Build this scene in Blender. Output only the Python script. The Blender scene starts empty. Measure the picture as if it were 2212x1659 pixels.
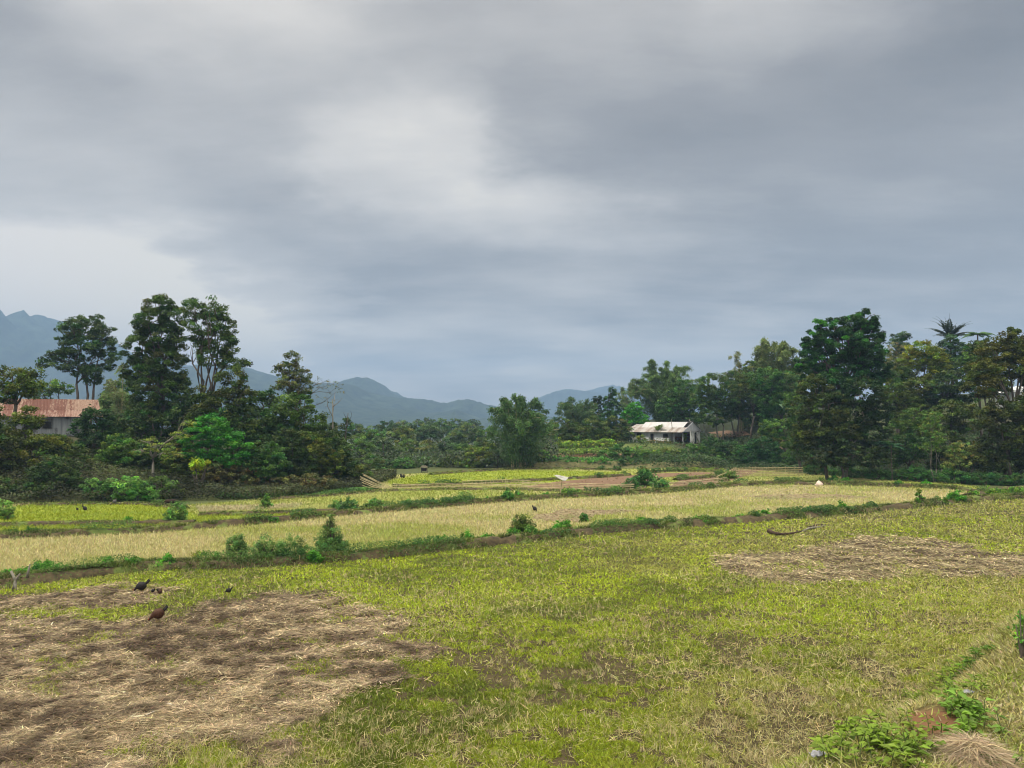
import bpy, bmesh, math
import numpy as np
from mathutils import Vector, Matrix
rng = np.random.default_rng(11)
R = math.radians
sc = bpy.context.scene
C = sc.collection

# ------------------------------------------------------------------ camera maths
F, CX, CY, HOR, H = 1659.0, 1106.0, 829.5, 918.0, 5.5
PITCH = math.atan((HOR - CY) / F)
cp, sp = math.cos(PITCH), math.sin(PITCH)

def ray(x, y):
    dx, dz = (np.asarray(x, float) - CX) / F, (CY - np.asarray(y, float)) / F
    return dx, cp - dz * sp, sp + dz * cp

def at(x, y, D):
    dx, dy, dz = ray(x, y)
    return np.array([dx / dy * D, D + 0 * dx, H + dz / dy * D]).T

def gp(x, y, z=0.0):
    dx, dy, dz = ray(x, y)
    t = (z - H) / dz
    return np.array([dx * t, dy * t]).T

def pxm(D):            # metres per picture unit at depth D
    return D / F

def sm(t):
    t = np.clip(t, 0, 1)
    return t * t * (3 - 2 * t)

# ------------------------------------------------------------------ value noise
_perm = np.random.default_rng(5).random((256, 256))
def vn(x, y, s=1.0, seed=0):
    x = np.asarray(x, float) / s + seed * 17.3
    y = np.asarray(y, float) / s + seed * 9.7
    xi, yi = np.floor(x).astype(int), np.floor(y).astype(int)
    fx, fy = sm(x - xi), sm(y - yi)
    a, b = _perm[xi & 255, yi & 255], _perm[(xi + 1) & 255, yi & 255]
    c, d = _perm[xi & 255, (yi + 1) & 255], _perm[(xi + 1) & 255, (yi + 1) & 255]
    return (a * (1 - fx) + b * fx) * (1 - fy) + (c * (1 - fx) + d * fx) * fy
def fbm(x, y, s=1.0, seed=0, o=4):
    t, a, n = 0, 1.0, 0
    for k in range(o):
        t = t + a * vn(x, y, s / 2 ** k, seed + k); n += a; a *= .5
    return t / n

# ------------------------------------------------------------------ terrain
B1 = [(-500,1330),(-250,1292),(0,1263),(100,1255),(200,1240),(330,1226),(470,1226),(600,1220),(700,1214),(770,1206),(880,1196),
      (1000,1184),(1100,1172),(1180,1164),(1250,1153),(1400,1142),(1550,1131),(1700,1119),(1850,1108),(2000,1093),(2100,1081),(2212,1075),(2420,1066)]
B2 = [(-500,1190),(-250,1176),(0,1165),(100,1160),(200,1155),(320,1152),(430,1142),(560,1132),(700,1117),(850,1104),(1000,1091),
      (1100,1083),(1200,1076),(1300,1072),(1434,1064),(1500,1058),(1575,1051),(1680,1046),(1821,1048),(1962,1053),(2060,1057),(2130,1067)]
B1w = gp(*np.array(B1, float).T)
B2w = gp(*np.array(B2, float).T)

def bank(x, y):
    s = (y - x) * .7071
    w = (vn(x, y, 1.7, 3) - .5) * .5
    return 3.0 * (1 - sm((s - 2.1 + w) / 3.4))
def T(x, y):
    x, y = np.asarray(x, float), np.asarray(y, float)
    z = bank(x, y)
    near = sm((sm((np.interp(x, B1w[:, 0], B1w[:, 1]) - 1.5 - y) / 3)))
    z = z + near * ((fbm(x, y, 3.0, 1, 3) - .5) * .10 + (vn(x, y, .6, 8) - .5) * .035)
    xb = np.interp(y, [45, 49.5, 53, 55, 58, 66.6, 80, 100, 140, 200], [-400, -90, -36, -26, -18, -13.5, -13, -16, -30, -80])
    hl = 4.7 * sm((xb - x) / 36) * sm((330 - y) / 100)
    yb = np.interp(x, [-8, 3, 14, 34, 37, 43, 46, 80, 200], [104, 97, 100, 93, 80, 74, 71, 60, 50])
    d = y - yb
    wx = sm((x + 4) / 8)
    g = np.interp(x, [0, 20, 60, 120], [0, 2, 7, 12])
    hr = wx * (.75 * sm(d / 1.3) * sm((28 - x) / 4) + 1.75 * sm(d / 22) + g * sm((d - 15) / 50)) * sm((420 - y) / 150)
    val = -6 * sm((y - 108) / 150) * (1 - wx * sm((420 - y) / 150)) * (1 - sm((xb - x) / 15) * sm((330 - y) / 100))
    return z + hl + hr + val + ((hl + hr) > .2) * (fbm(x, y, 4, 6, 2) - .5) * .25

def hit(x, y):
    dx, dy, dz = ray(x, y)
    t = np.linspace(3, 400, 4000)
    X, Y, Z = dx * t, dy * t, H + dz * t
    u = np.where(Z <= T(X, Y))[0]
    i = u[0] if len(u) else len(t) - 1
    a, b = t[max(i - 1, 0)], t[i]
    for _ in range(20):
        m = (a + b) / 2
        if H + dz * m <= T(dx * m, dy * m): b = m
        else: a = m
    return np.array([dx * b, dy * b, H + dz * b])

def pip(px, py, poly):
    poly = np.asarray(poly)
    ins = np.zeros(np.shape(px), bool)
    j = len(poly) - 1
    for i in range(len(poly)):
        xi, yi, xj, yj = *poly[i], *poly[j]
        if yi != yj:
            c = ((yi > py) != (yj > py)) & (px < (xj - xi) * (py - yi) / (yj - yi) + xi)
            ins ^= c
        j = i
    return ins

# ------------------------------------------------------------------ materials
def newmat(name):
    m = bpy.data.materials.new(name); m.use_nodes = True
    nt = m.node_tree
    for n in list(nt.nodes): nt.nodes.remove(n)
    return m, nt
class NB:
    def __init__(s, nt): s.nt = nt
    def n(s, typ, **kw):
        nd = s.nt.nodes.new(typ)
        for k, v in kw.items():
            if k == 'ins':
                for i, val in v.items():
                    if isinstance(val, bpy.types.NodeSocket): s.nt.links.new(val, nd.inputs[i])
                    else: nd.inputs[i].default_value = val
            else: setattr(nd, k, v)
        return nd
    def mix(s, f, a, b, mode='MIX'):
        nd = s.n('ShaderNodeMix', data_type='RGBA', blend_type=mode)
        for i, v in ((0, f), (6, a), (7, b)):
            if isinstance(v, bpy.types.NodeSocket): s.nt.links.new(v, nd.inputs[i])
            else: nd.inputs[i].default_value = v if i == 0 else (tuple(v) + (1,))[:4]
        return nd.outputs[2]
    def math(s, op, a, b=0.0, clamp=False):
        nd = s.n('ShaderNodeMath', operation=op, use_clamp=clamp)
        for i, v in ((0, a), (1, b)):
            if isinstance(v, bpy.types.NodeSocket): s.nt.links.new(v, nd.inputs[i])
            else: nd.inputs[i].default_value = v
        return nd.outputs[0]
    def noise(s, scale, detail=4, vec=None, rough=.6):
        nd = s.n('ShaderNodeTexNoise', ins={'Scale': scale, 'Detail': detail, 'Roughness': rough})
        if vec is not None: s.nt.links.new(vec, nd.inputs['Vector'])
        return nd.outputs['Fac']
    def ramp(s, f, a, b):
        nd = s.n('ShaderNodeMapRange', ins={0: f, 1: a, 2: b})
        return nd.outputs[0]
    def pos(s): return s.n('ShaderNodeNewGeometry').outputs['Position']

def m_leaf(name='leaf', trans=.3):
    m, nt = newmat(name); b = NB(nt)
    col = b.n('ShaderNodeAttribute', attribute_name='Col').outputs['Color']
    p = b.n('ShaderNodeBsdfPrincipled', ins={'Roughness': .55, 'Specular IOR Level': .25, 'Base Color': col})
    t = b.n('ShaderNodeBsdfTranslucent', ins={'Color': b.mix(.5, col, (.6, .8, .25), 'MULTIPLY')})
    mx = b.n('ShaderNodeMixShader', ins={0: trans, 1: p.outputs[0], 2: t.outputs[0]})
    b.n('ShaderNodeOutputMaterial', ins={0: mx.outputs[0]})
    return m
def m_attr(name, rough=.9, nscale=3.0, amt=.5):
    m, nt = newmat(name); b = NB(nt)
    col = b.n('ShaderNodeAttribute', attribute_name='Col').outputs['Color']
    f = b.noise(nscale, 5, b.pos())
    c = b.mix(amt, col, b.mix(b.ramp(f, .3, .7), (.45, .42, .4), (1.4, 1.4, 1.35)), 'MULTIPLY')
    bp = b.n('ShaderNodeBump', ins={'Strength': .6, 'Distance': .05, 'Height': f})
    p = b.n('ShaderNodeBsdfPrincipled', ins={'Roughness': rough, 'Base Color': c, 'Specular IOR Level': .15, 'Normal': bp.outputs[0]})
    b.n('ShaderNodeOutputMaterial', ins={0: p.outputs[0]})
    return m
def m_two(name, c1, c2, scale=6.0, rough=.85, stretch=(1, 1, 1), bump=.3, c3=None, s3=1.0, thr=(.35, .65), spec=.2):
    m, nt = newmat(name); b = NB(nt)
    mp = b.n('ShaderNodeMapping', ins={'Vector': b.pos(), 'Scale': stretch})
    f = b.noise(scale, 5, mp.outputs[0])
    c = b.mix(b.ramp(f, *thr), c1, c2)
    if c3 is not None: c = b.mix(b.ramp(b.noise(s3, 4, b.pos()), .52, .6), c, c3)
    bp = b.n('ShaderNodeBump', ins={'Strength': bump, 'Distance': .03, 'Height': f})
    p = b.n('ShaderNodeBsdfPrincipled', ins={'Roughness': rough, 'Base Color': c, 'Specular IOR Level': spec, 'Normal': bp.outputs[0]})
    b.n('ShaderNodeOutputMaterial', ins={0: p.outputs[0]})
    return m
LEAF = m_leaf('leaf', .36)
BLADE = m_leaf('blade', .2)
BARK = m_two('bark', (.05, .04, .03), (.14, .115, .09), 5, stretch=(1, 1, .3))
BARKPALE = m_two('pale_bark', (.13, .115, .09), (.24, .22, .18), 5, stretch=(1, 1, .3))
BAMBOO = m_two('bamboo_culm', (.22, .19, .09), (.42, .36, .20), 8)
BUND = m_two('bund_soil', (.035, .025, .014), (.09, .068, .032), 5, c3=(.10, .13, .03), s3=1.2, bump=.8)
# ------------------------------------------------------------------ mesh helpers
def tag(o, label=None, cat=None, group=None, kind=None):
    if label: o['label'] = label
    if cat: o['category'] = cat
    if group: o['group'] = group
    if kind: o['kind'] = kind
    return o
def empty(name, loc, label, cat, group=None, rz=0):
    o = bpy.data.objects.new(name, None); C.objects.link(o)
    o.location = loc; o.rotation_euler = (0, 0, rz); o.empty_display_size = .3
    return tag(o, label, cat, group)
def raw_mesh(name, V, Fc, mat, parent=None, col=None, smooth=False):
    """V (n,3); Fc (m,k) all same k, or list"""
    me = bpy.data.meshes.new(name)
    V = np.asarray(V, np.float32)
    if isinstance(Fc, np.ndarray):
        m, k = Fc.shape
        me.vertices.add(len(V)); me.vertices.foreach_set('co', V.ravel())
        me.loops.add(m * k); me.loops.foreach_set('vertex_index', Fc.astype(np.int32).ravel())
        me.polygons.add(m); me.polygons.foreach_set('loop_start', np.arange(0, m * k, k, dtype=np.int32))
        me.update(calc_edges=True)
    else:
        me.from_pydata([tuple(map(float, v)) for v in V], [], Fc); me.update()
    if col is not None:
        a = me.color_attributes.new('Col', 'FLOAT_COLOR', 'POINT')
        c = np.ones((len(V), 4), np.float32); c[:, :3] = np.clip(col, 0, 1)
        a.data.foreach_set('color', c.ravel())
    if smooth: me.polygons.foreach_set('use_smooth', np.ones(len(me.polygons), bool))
    me.materials.append(mat)
    o = bpy.data.objects.new(name, me); C.objects.link(o)
    if parent is not None: o.parent = parent
    return o
class MB:
    def __init__(s): s.v, s.f, s.c = [], [], []
    def add(s, V, Fs, col=(.5, .5, .5)):
        b = len(s.v)
        s.v += [tuple(map(float, p)) for p in V]
        s.f += [tuple(b + i for i in f) for f in Fs]
        s.c += [col] * len(V)
        return s
    def box(s, c, d, rz=0, col=(.5, .5, .5), M=None):
        V = []
        for i in (-1, 1):
            for j in (-1, 1):
                for k in (-1, 1):
                    p = Vector((i * d[0] / 2, j * d[1] / 2, k * d[2] / 2))
                    if M is not None: p = M @ p
                    elif rz: p = Matrix.Rotation(rz, 3, 'Z') @ p
                    V.append(p + Vector(c))
        return s.add(V, [(0, 1, 3, 2), (4, 6, 7, 5), (0, 4, 5, 1), (2, 3, 7, 6), (0, 2, 6, 4), (1, 5, 7, 3)], col)
    def tube(s, pts, rad, n=6, col=(.5, .5, .5), flat=1.0):
        pts = [Vector(p) for p in pts]
        rad = [rad] * len(pts) if not hasattr(rad, '__len__') else rad
        V, Fs = [], []
        for i, p in enumerate(pts):
            d = (pts[min(i + 1, len(pts) - 1)] - pts[max(i - 1, 0)])
            d = d.normalized() if d.length > 1e-9 else Vector((0, 0, 1))
            u = d.cross(Vector((0, 0, 1)))
            u = u.normalized() if u.length > .05 else Vector((1, 0, 0))
            w = d.cross(u).normalized()
            r = rad[i]
            ru, rw = (r if not hasattr(r, '__len__') else r[0]), (r * flat if not hasattr(r, '__len__') else r[1])
            for k in range(n):
                a = 2 * math.pi * k / n
                V.append(p + u * math.cos(a) * ru + w * math.sin(a) * rw)
        for i in range(len(pts) - 1):
            for k in range(n):
                a, b_ = i * n + k, i * n + (k + 1) % n
                Fs.append((a, b_, b_ + n, a + n))
        Fs.append(tuple(range(n - 1, -1, -1))); Fs.append(tuple((len(pts) - 1) * n + k for k in range(n)))
        return s.add(V, Fs, col)
    def build(s, name, mat, parent=None, smooth=False, loc=None):
        V = np.array(s.v)
        if loc is not None: V = V - np.array(loc)
        return raw_mesh(name, V, s.f, mat, parent, np.array(s.c), smooth)

def rnd_unit(n):
    v = rng.normal(size=(n, 3)); return v / np.linalg.norm(v, axis=1)[:, None]
def leaf_mesh(P, A, W, size, aspect, col):
    """rhombus leaves: P centres, A long axis (unit), W side axis (unit), size (n), col (n,3)"""
    n = len(P)
    s = np.asarray(size).reshape(-1, 1) * np.ones((n, 1))
    a, w = A * s * .5, W * s * .5 * aspect
    V = np.stack([P - a, P + w, P + a, P - w], 1).reshape(-1, 3)
    Fc = np.arange(n * 4).reshape(n, 4)
    return V, Fc, np.repeat(col, 4, 0)
def axes(N, n):
    r = rnd_unit(n)
    A = np.cross(N, r); A /= np.linalg.norm(A, axis=1)[:, None] + 1e-9
    W = np.cross(N, A)
    return A, W

def crown_leaves(lobes, leaf, dens, col, cvar=.33, hue=.18, clump=.9, flat=.6, aspect=.55, tips=None, loose=0.0):
    """lobes: (centre xyz, rx, ry, rz). leaf clumps over each ellipsoid's volume, denser outside"""
    Ps, Cs, Ss = [], [], []
    if leaf > .15: leaf = leaf * .8
    dens = dens * 1.15
    col = np.array(col) * np.array([1.48, 1.80, .85])
    for (c, rx, ry, rz) in lobes:
        area = math.pi * rx * rz
        n = int(dens * 2.7 * area / (leaf * leaf * .5 * aspect * 1.4) * 1.25)
        ncl = max(6, int(4 * math.pi * ((rx * ry * rz) ** (2 / 3)) / (clump * clump) * 1.15))
        u = rnd_unit(ncl)
        rr = rng.uniform(.45, 1.0, ncl) ** .7 * (1 + loose * rng.normal(size=ncl) * .3)
        cc = np.array(c) + u * rr[:, None] * np.array([rx, ry, rz])
        ccol = np.exp(rng.normal(size=(ncl, 1)) * cvar) * (1 + rng.normal(size=(ncl, 3)) * hue * np.array([1, .35, .6]))
        cs = rng.uniform(.6, 1.3, ncl) * clump * .55
        k = rng.integers(0, ncl, n)
        off = rng.normal(size=(n, 3)); off /= np.linalg.norm(off, axis=1)[:, None]
        off *= rng.random((n, 1)) ** .45
        P = cc[k] + off * cs[k][:, None] * np.array([1, 1, flat])
        Cl = col * ccol[k] * np.exp(rng.normal(size=(n, 1)) * .18)
        if tips is not None:
            tcol, frac = tips
            sel = (rng.random(ncl) < frac)[k] & (u[k, 2] > -.2)
            Cl[sel] = np.array(tcol) * np.exp(rng.normal(size=(sel.sum(), 1)) * .2)
        Ps.append(P); Cs.append(Cl); Ss.append(leaf * rng.uniform(.6, 1.25, n))
    P, Cl, S = np.concatenate(Ps), np.concatenate(Cs), np.concatenate(Ss)
    N = rnd_unit(len(P)) * .75 + np.array([0, -.1, .75]); N /= np.linalg.norm(N, axis=1)[:, None]
    A, W = axes(N, len(P))
    return leaf_mesh(P, A, W, S, aspect, Cl)

def fit_lobes(lobes, D, jit=.25, k=1.07):
    out = []
    for (x, y, rx, ry) in lobes:
        DD = D + rng.normal() * jit * rx * pxm(D)
        m = pxm(DD)
        out.append((at(x, y, DD), rx * m * k, rx * m * .85 * k, ry * m * k))
    return out

def limb_path(a, b, k=4, bend=.08):
    a, b = np.array(a), np.array(b)
    L = np.linalg.norm(b - a)
    out = []
    for i in range(k + 1):
        t = i / k
        p = a + (b - a) * t + np.array([0, 0, 1]) * L * .12 * math.sin(t * math.pi) + rng.normal(size=3) * L * bend * math.sin(t * math.pi) * .6
        out.append(p)
    return out

def tree(label, D, lobes, name='broadleaf_tree', cat='tree', group=None, col=(.05, .09, .025), leaf=.3, dens=2.6, base=None, trunk=.16,
         fork=.35, stems=1, bark=None, twig=0, **kw):
    L3 = fit_lobes(lobes, D)
    cx = np.mean([l[0][0] for l in L3]) if base is None else at(base, 918, D)[0]
    bz = float(T(cx, D))
    org = (cx, D, bz)
    root = empty(name, org, label, cat, group)
    V, Fc, Cc = crown_leaves(L3, leaf, dens, col, **kw)
    crown = raw_mesh('crown', V - np.array(org), Fc, LEAF, root, Cc)
    zmin = min(l[0][2] - l[3] * .6 for l in L3); ztop = max(l[0][2] for l in L3)
    m = MB()
    fz = bz + max(.4, (zmin - bz)) * .9 if fork is None else bz + (ztop - bz) * fork
    for s in range(stems):
        ox = (s - (stems - 1) / 2) * trunk * 3.2
        p0 = np.array([cx + ox, D + rng.normal() * .2 * (stems > 1), bz - .3])
        pf = np.array([cx + ox * 1.8 + rng.normal() * .2, D, fz])
        m.tube(limb_path(p0, pf, 3, .03), [trunk * 1.2, trunk, trunk * .9, trunk * .8], 7)
        for i, (c, rx, ry, rz) in enumerate(L3):
            if i % stems != s: continue
            tgt = c + np.array([0, 0, rz * .3])
            pth = limb_path(pf, tgt, 4)
            m.tube(pth, np.linspace(trunk * .6, trunk * .15, 5), 5)
            for q in range(3 + twig):
                e = c + rnd_unit(1)[0] * np.array([rx, ry, rz]) * .9
                m.tube(limb_path(pth[2 + q % 2], e, 3), np.linspace(trunk * .25, trunk * .06, 4), 4)
    m.build('trunk', bark or BARK, root, True, org)
    return root

def shrub(label, D, lobes, name='shrub', cat='bush', group=None, col=(.05, .10, .03), leaf=.22, dens=2.6, pos=None, **kw):
    """crown resting near the ground, short stems. lobes in picture units at depth D"""
    if group == 'bushes on the left bank': lobes = [(a, b_ - ry * .25, rx * 1.25, ry * 1.45) for a, b_, rx, ry in lobes]
    L3 = fit_lobes(lobes, D, .15)
    cx = float(np.mean([l[0][0] for l in L3])); bz = float(T(cx, D)); org = (cx, D, bz)
    root = empty(name, org, label, cat, group)
    V, Fc, Cc = crown_leaves(L3, leaf, dens, col, **kw)
    raw_mesh('foliage', V - np.array(org), Fc, LEAF, root, Cc)
    m = MB(); m.tube([(cx, D, float(T(cx, D)) - .15), (cx, D, float(T(cx, D)) + .12)], .06, 5)
    for (c, rx, ry, rz) in L3:
        for q in range(4):
            e = c + rnd_unit(1)[0] * np.array([rx, ry, rz]) * .8
            m.tube(limb_path((cx + (c[0] - cx) * .6, c[1], float(T(cx + (c[0] - cx) * .6, c[1])) - .1), e, 3), [.05, .04, .03, .012], 4)
    zb = lambda xx, yy: float(T(xx, yy)) - .08
    for (c, rx, ry, rz) in L3: m.tube([(cx, D, zb(cx, D)), (cx + (c[0] - cx) * .6, c[1], zb(cx + (c[0] - cx) * .6, c[1]))], .03, 4)
    m.build('stems', BARK, root, False, org)
    return root

def bamboo(label, D, x0, x1, ytop, ybase=None, group=None, col=(.075, .125, .045), n=34, dens=1.0, tops=None, name='bamboo_clump', leaf=.32, cv=.25):
    """arching culms from one base, feathery sprays. x0..x1 width of crown, ytop the tops"""
    xm = (x0 + x1) / 2
    cx = at(xm, 918, D)[0]; bz = float(T(cx, D)); org = (cx, D, bz)
    root = empty(name, org, label, 'bamboo', group)
    ztop = at(xm, ytop, D)[2]; hw = (x1 - x0) / 2 * pxm(D); Ht = ztop - bz
    mc = MB(); P, A, Cl = [], [], []
    for i in range(n):
        a = rng.uniform(0, 2 * math.pi); sp_ = rng.uniform(.1, 1) ** .7
        hgt = Ht * (1.0 - .42 * sp_ ** 1.5) * rng.uniform(.85, 1.05)
        if tops: hgt *= np.interp(math.cos(a) * sp_, [-1, 0, 1], tops)
        rx, ry = math.cos(a) * hw * sp_, math.sin(a) * hw * .8 * sp_
        b0 = np.array([cx + math.cos(a) * hw * .18, D + math.sin(a) * hw * .18, bz - .2])
        pts = []
        for t in np.linspace(0, 1, 9):
            h = hgt * (t * 1.25 - .25 * t ** 4 * (1 + .6 * sp_)) if t < 1 else hgt * (1 - .15 * sp_)
            h = hgt * math.sin(min(t * 1.12, 1.12) * math.pi / 2 / 1.0) if t > 0 else 0
            pts.append(b0 + np.array([rx * t ** 2.2, ry * t ** 2.2, h]))
        pts = np.array(pts)
        mc.tube(pts, np.linspace(.05, .012, 9), 4)
        nl = int(640 * dens * hgt / 8)
                        # sprays grouped on side shoots
        nsp = max(8, int(14 * dens * hgt / 8)) ; ts = rng.uniform(.06, 1, nsp) ** .8
        u = rnd_unit(nsp) * np.array([1, 1, .5]); L = rng.uniform(.3, 1.2, nsp) * (1.15 - .6 * ts)
        ks = rng.integers(0, nsp, nl)
        ii = ts[ks] * 8; kk = np.clip(ii.astype(int), 0, 7); ff = (ii - kk)[:, None]
        c = pts[kk] * (1 - ff) + pts[kk + 1] * ff
        q = rng.random((nl, 1))
        p = c + u[ks] * L[ks][:, None] * q + rng.normal(size=(nl, 3)) * .16 - np.array([0, 0, 1]) * q ** 2 * .35
        d = u[ks] + np.array([0, 0, -.7]) + rng.normal(size=(nl, 3)) * .5
        P.append(p); A.append(d / np.linalg.norm(d, axis=1)[:, None])
        sc_ = np.exp(rng.normal(size=(nsp, 1)) * cv)
        Cl.append(np.array(col) * sc_[ks] * (1 + rng.normal(size=(nl, 3)) * .1) * math.exp(rng.normal() * .15))
    if n > 20:      # inner mass of leaves down to the ground
        nf = int(6000 * dens * (hw * Ht) / 30); u = rnd_unit(nf); u *= rng.random((nf, 1)) ** .3
        ncl = 60; ck = rnd_unit(ncl) * rng.uniform(.3, .95, (ncl, 1)); kk = rng.integers(0, ncl, nf)
        q = ck[kk] + u * .28
        P.append(np.array([cx, D, bz + Ht * .40]) + q * np.array([hw * .74, hw * .7, Ht * .42])); A.append(np.array([0, 0, -.5]) + rnd_unit(nf)); A[-1] /= np.linalg.norm(A[-1], axis=1)[:, None] + 1e-9
        Cl.append(np.array(col) * np.exp(rng.normal(size=(ncl, 1)) * .3)[kk] * .85 * (1 + rng.normal(size=(nf, 3)) * .1))
    P, A, Cl = np.concatenate(P), np.concatenate(A), np.concatenate(Cl) * np.array([1.45, 1.5, 1.1])
    W = np.cross(A, rnd_unit(len(P))); W /= np.linalg.norm(W, axis=1)[:, None]
    V, Fc, Cc = leaf_mesh(P, A, W, leaf * rng.uniform(.6, 1.2, len(P)), .38, Cl)
    raw_mesh('foliage', V - np.array(org), Fc, LEAF, root, Cc)
    mc.build('culms', BAMBOO, root, False, org)
    return root

def frond(m, base, az, el0, L, droop, wid, col, nseg=9, leaflets=True, lw=.08):
    """pinnate frond: midrib with leaflets or a banana blade"""
    d = np.array([math.cos(az), math.sin(az), 0]); side = np.array([-math.sin(az), math.cos(az), 0])
    pts, p, el = [], np.array(base, float), el0
    for i in range(nseg + 1):
        pts.append(p.copy()); p = p + (d * math.cos(el) + np.array([0, 0, 1]) * math.sin(el)) * L / nseg; el -= droop / nseg
    V, Fs = [], []
    if leaflets:
        for i in range(nseg):
            for q in (0, .33, .66):
                t = (i + q) / nseg
                if t < .12: continue
                c = pts[i] * (1 - q) + pts[i + 1] * q
                w = wid * math.sin(min(1, t * 1.15 + .12) * math.pi) ** .6
                ax = (pts[i + 1] - pts[i]); ax /= np.linalg.norm(ax)
                for sg in (-1, 1):
                    tip = c + side * sg * w * .8 + ax * w * .55 - np.array([0, 0, 1]) * w * rng.uniform(.15, .5)
                    b = len(V); V += [c - ax * lw, (c + tip) / 2 + ax * lw, tip, (c + tip) / 2 - ax * lw]; Fs.append((b, b + 1, b + 2, b + 3))
    else:
        for i in range(nseg + 1):
            t = i / nseg
            w = wid * math.sin(min(1, t * .94 + .06) * math.pi) ** .5
            V += [pts[i] + side * w + [0, 0, .12 * w], pts[i], pts[i] - side * w + [0, 0, .12 * w]]
        for i in range(nseg):
            for k in (0, 1):
                b = i * 3 + k; Fs.append((b, b + 1, b + 4, b + 3))
    cc = tuple(np.array(col) * math.exp(rng.normal() * .18))
    m.add(V, Fs, cc)
    m.tube([tuple(q) for q in pts], [.03 * (1 - .8 * i / nseg) + .004 for i in range(nseg + 1)], 4, cc)

def palm(label, D, x, y, Rpx, name='palm_tree', n=26, col=(.05, .08, .03), group=None, leaflets=True, droop=1.8, trunk=.16, wid=None, cat='palm', el=(.1, 1.45)):
    c = at(x, y, D); bz = float(T(c[0], D)); org = (c[0], D, bz)
    root = empty(name, org, label, cat, group)
    L = Rpx * pxm(D) * 1.25
    m = MB()
    for i in range(n):
        frond(m, c, i * 2.399 + rng.normal() * .2, rng.uniform(*el), L * rng.uniform(.8, 1.1), droop * rng.uniform(.6, 1.2), (wid or .16) * L, col, leaflets=leaflets)
    m.build('crown', LEAF, root, False, org)
    t = MB(); t.tube(limb_path((c[0], D, bz - .3), c, 4, .02), [trunk * 1.2, trunk, trunk, trunk * .9, trunk * .8], 8)
    t.build('trunk', BARK, root, True, org)
    return root

def bare_tree(label, D, base_xy, segs, r=.09, name='dead_tree', mat=None, twigs=5, group=None, leaves=None):
    """segs: list of picture-unit polylines; first the trunk"""
    b0 = at(base_xy[0], base_xy[1], D); bz = min(float(T(b0[0], D)), b0[2]); org = (b0[0], D, bz)
    root = empty(name, org, label, 'tree', group)
    m = MB(); ends = []
    for si, poly in enumerate(segs):
        dd = 0 if si == 0 else rng.normal() * 1.2
        P = [at(x, y, D + dd * (i / max(1, len(poly) - 1))) for i, (x, y) in enumerate(poly)]
        if si == 0: P = [np.array([P[0][0], D, bz - .3])] + P
        rr = np.linspace(r if si == 0 else r * .5, r * .4 if si == 0 else r * .12, len(P))
        m.tube(P, rr, 6)
        L = np.linalg.norm(P[-1] - P[0])
        if si > 0 or len(segs) == 1:
            for q in range(twigs):
                k = rng.integers(len(P) // 2, len(P)); a = P[k]
                e = a + (rnd_unit(1)[0] * np.array([1, 1, .7]) + [0, 0, .3]) * L * .22
                m.tube(limb_path(a, e, 3), [r * .14, r * .11, r * .09, r * .05], 4); ends.append(e)
    m.build('trunk', mat or BARK, root, True, org)
    if leaves:
        lob = [(e, leaves[0], leaves[0], leaves[0] * .5) for e in ends]
        V, Fc, Cc = crown_leaves(lob, .2, leaves[2], leaves[1], clump=.5)
        raw_mesh('leaves', V - np.array(org), Fc, LEAF, root, Cc)
    return root

# ================================================================== SETTING
def d2w(poly): return gp(*np.array(poly, float).T)
S1 = d2w([(-300,1330),(0,1335),(170,1335),(330,1345),(440,1300),(560,1290),(700,1275),(770,1310),(810,1325),(840,1350),(920,1392),
          (905,1420),(845,1440),(840,1480),(740,1500),(710,1545),(640,1600),(450,1585),(340,1610),(290,1720),(-300,1720)])
S1b = d2w([(-200,1290),(0,1285),(100,1280),(230,1270),(350,1270),(330,1300),(200,1310),(0,1325),(-200,1330)])
S2 = d2w([(1530,1210),(1600,1195),(1700,1190),(1790,1170),(1860,1160),(1940,1157),(2020,1165),(2100,1185),(2160,1195),(2400,1205),
          (2400,1245),(2212,1250),(2050,1245),(1930,1250),(1800,1262),(1720,1262),(1640,1250),(1560,1235)])
S3 = d2w([(1150,1112),(1200,1103),(1320,1100),(1400,1103),(1300,1115),(1230,1130),(1180,1125)])
S4 = d2w([(1600,1075),(1680,1068),(1800,1068),(1890,1074),(1800,1079),(1680,1080)])
def instraw(x, y):
    x = x + rng.normal(size=np.shape(x)) * .16; y = y + rng.normal(size=np.shape(x)) * .22
    wx = x + (fbm(x, y, 1.6, 20, 3) - .5) * 1.8 + (fbm(x, y, .45, 27, 2) - .5) * .9; wy = y + (fbm(x, y, 1.6, 24, 3) - .5) * 2.0 + (fbm(x, y, .45, 29, 2) - .5) * 1.1
    return pip(wx, wy, S1) | pip(wx, wy, S1b) | pip(wx, wy, S2)
def instrawB(x, y):
    wx = x + (fbm(x, y, 2, 20, 3) - .5) * 2.5; wy = y + (fbm(x, y, 2, 24, 3) - .5) * 2.5
    return pip(wx, wy, S3) | pip(wx, wy, S4)

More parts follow.
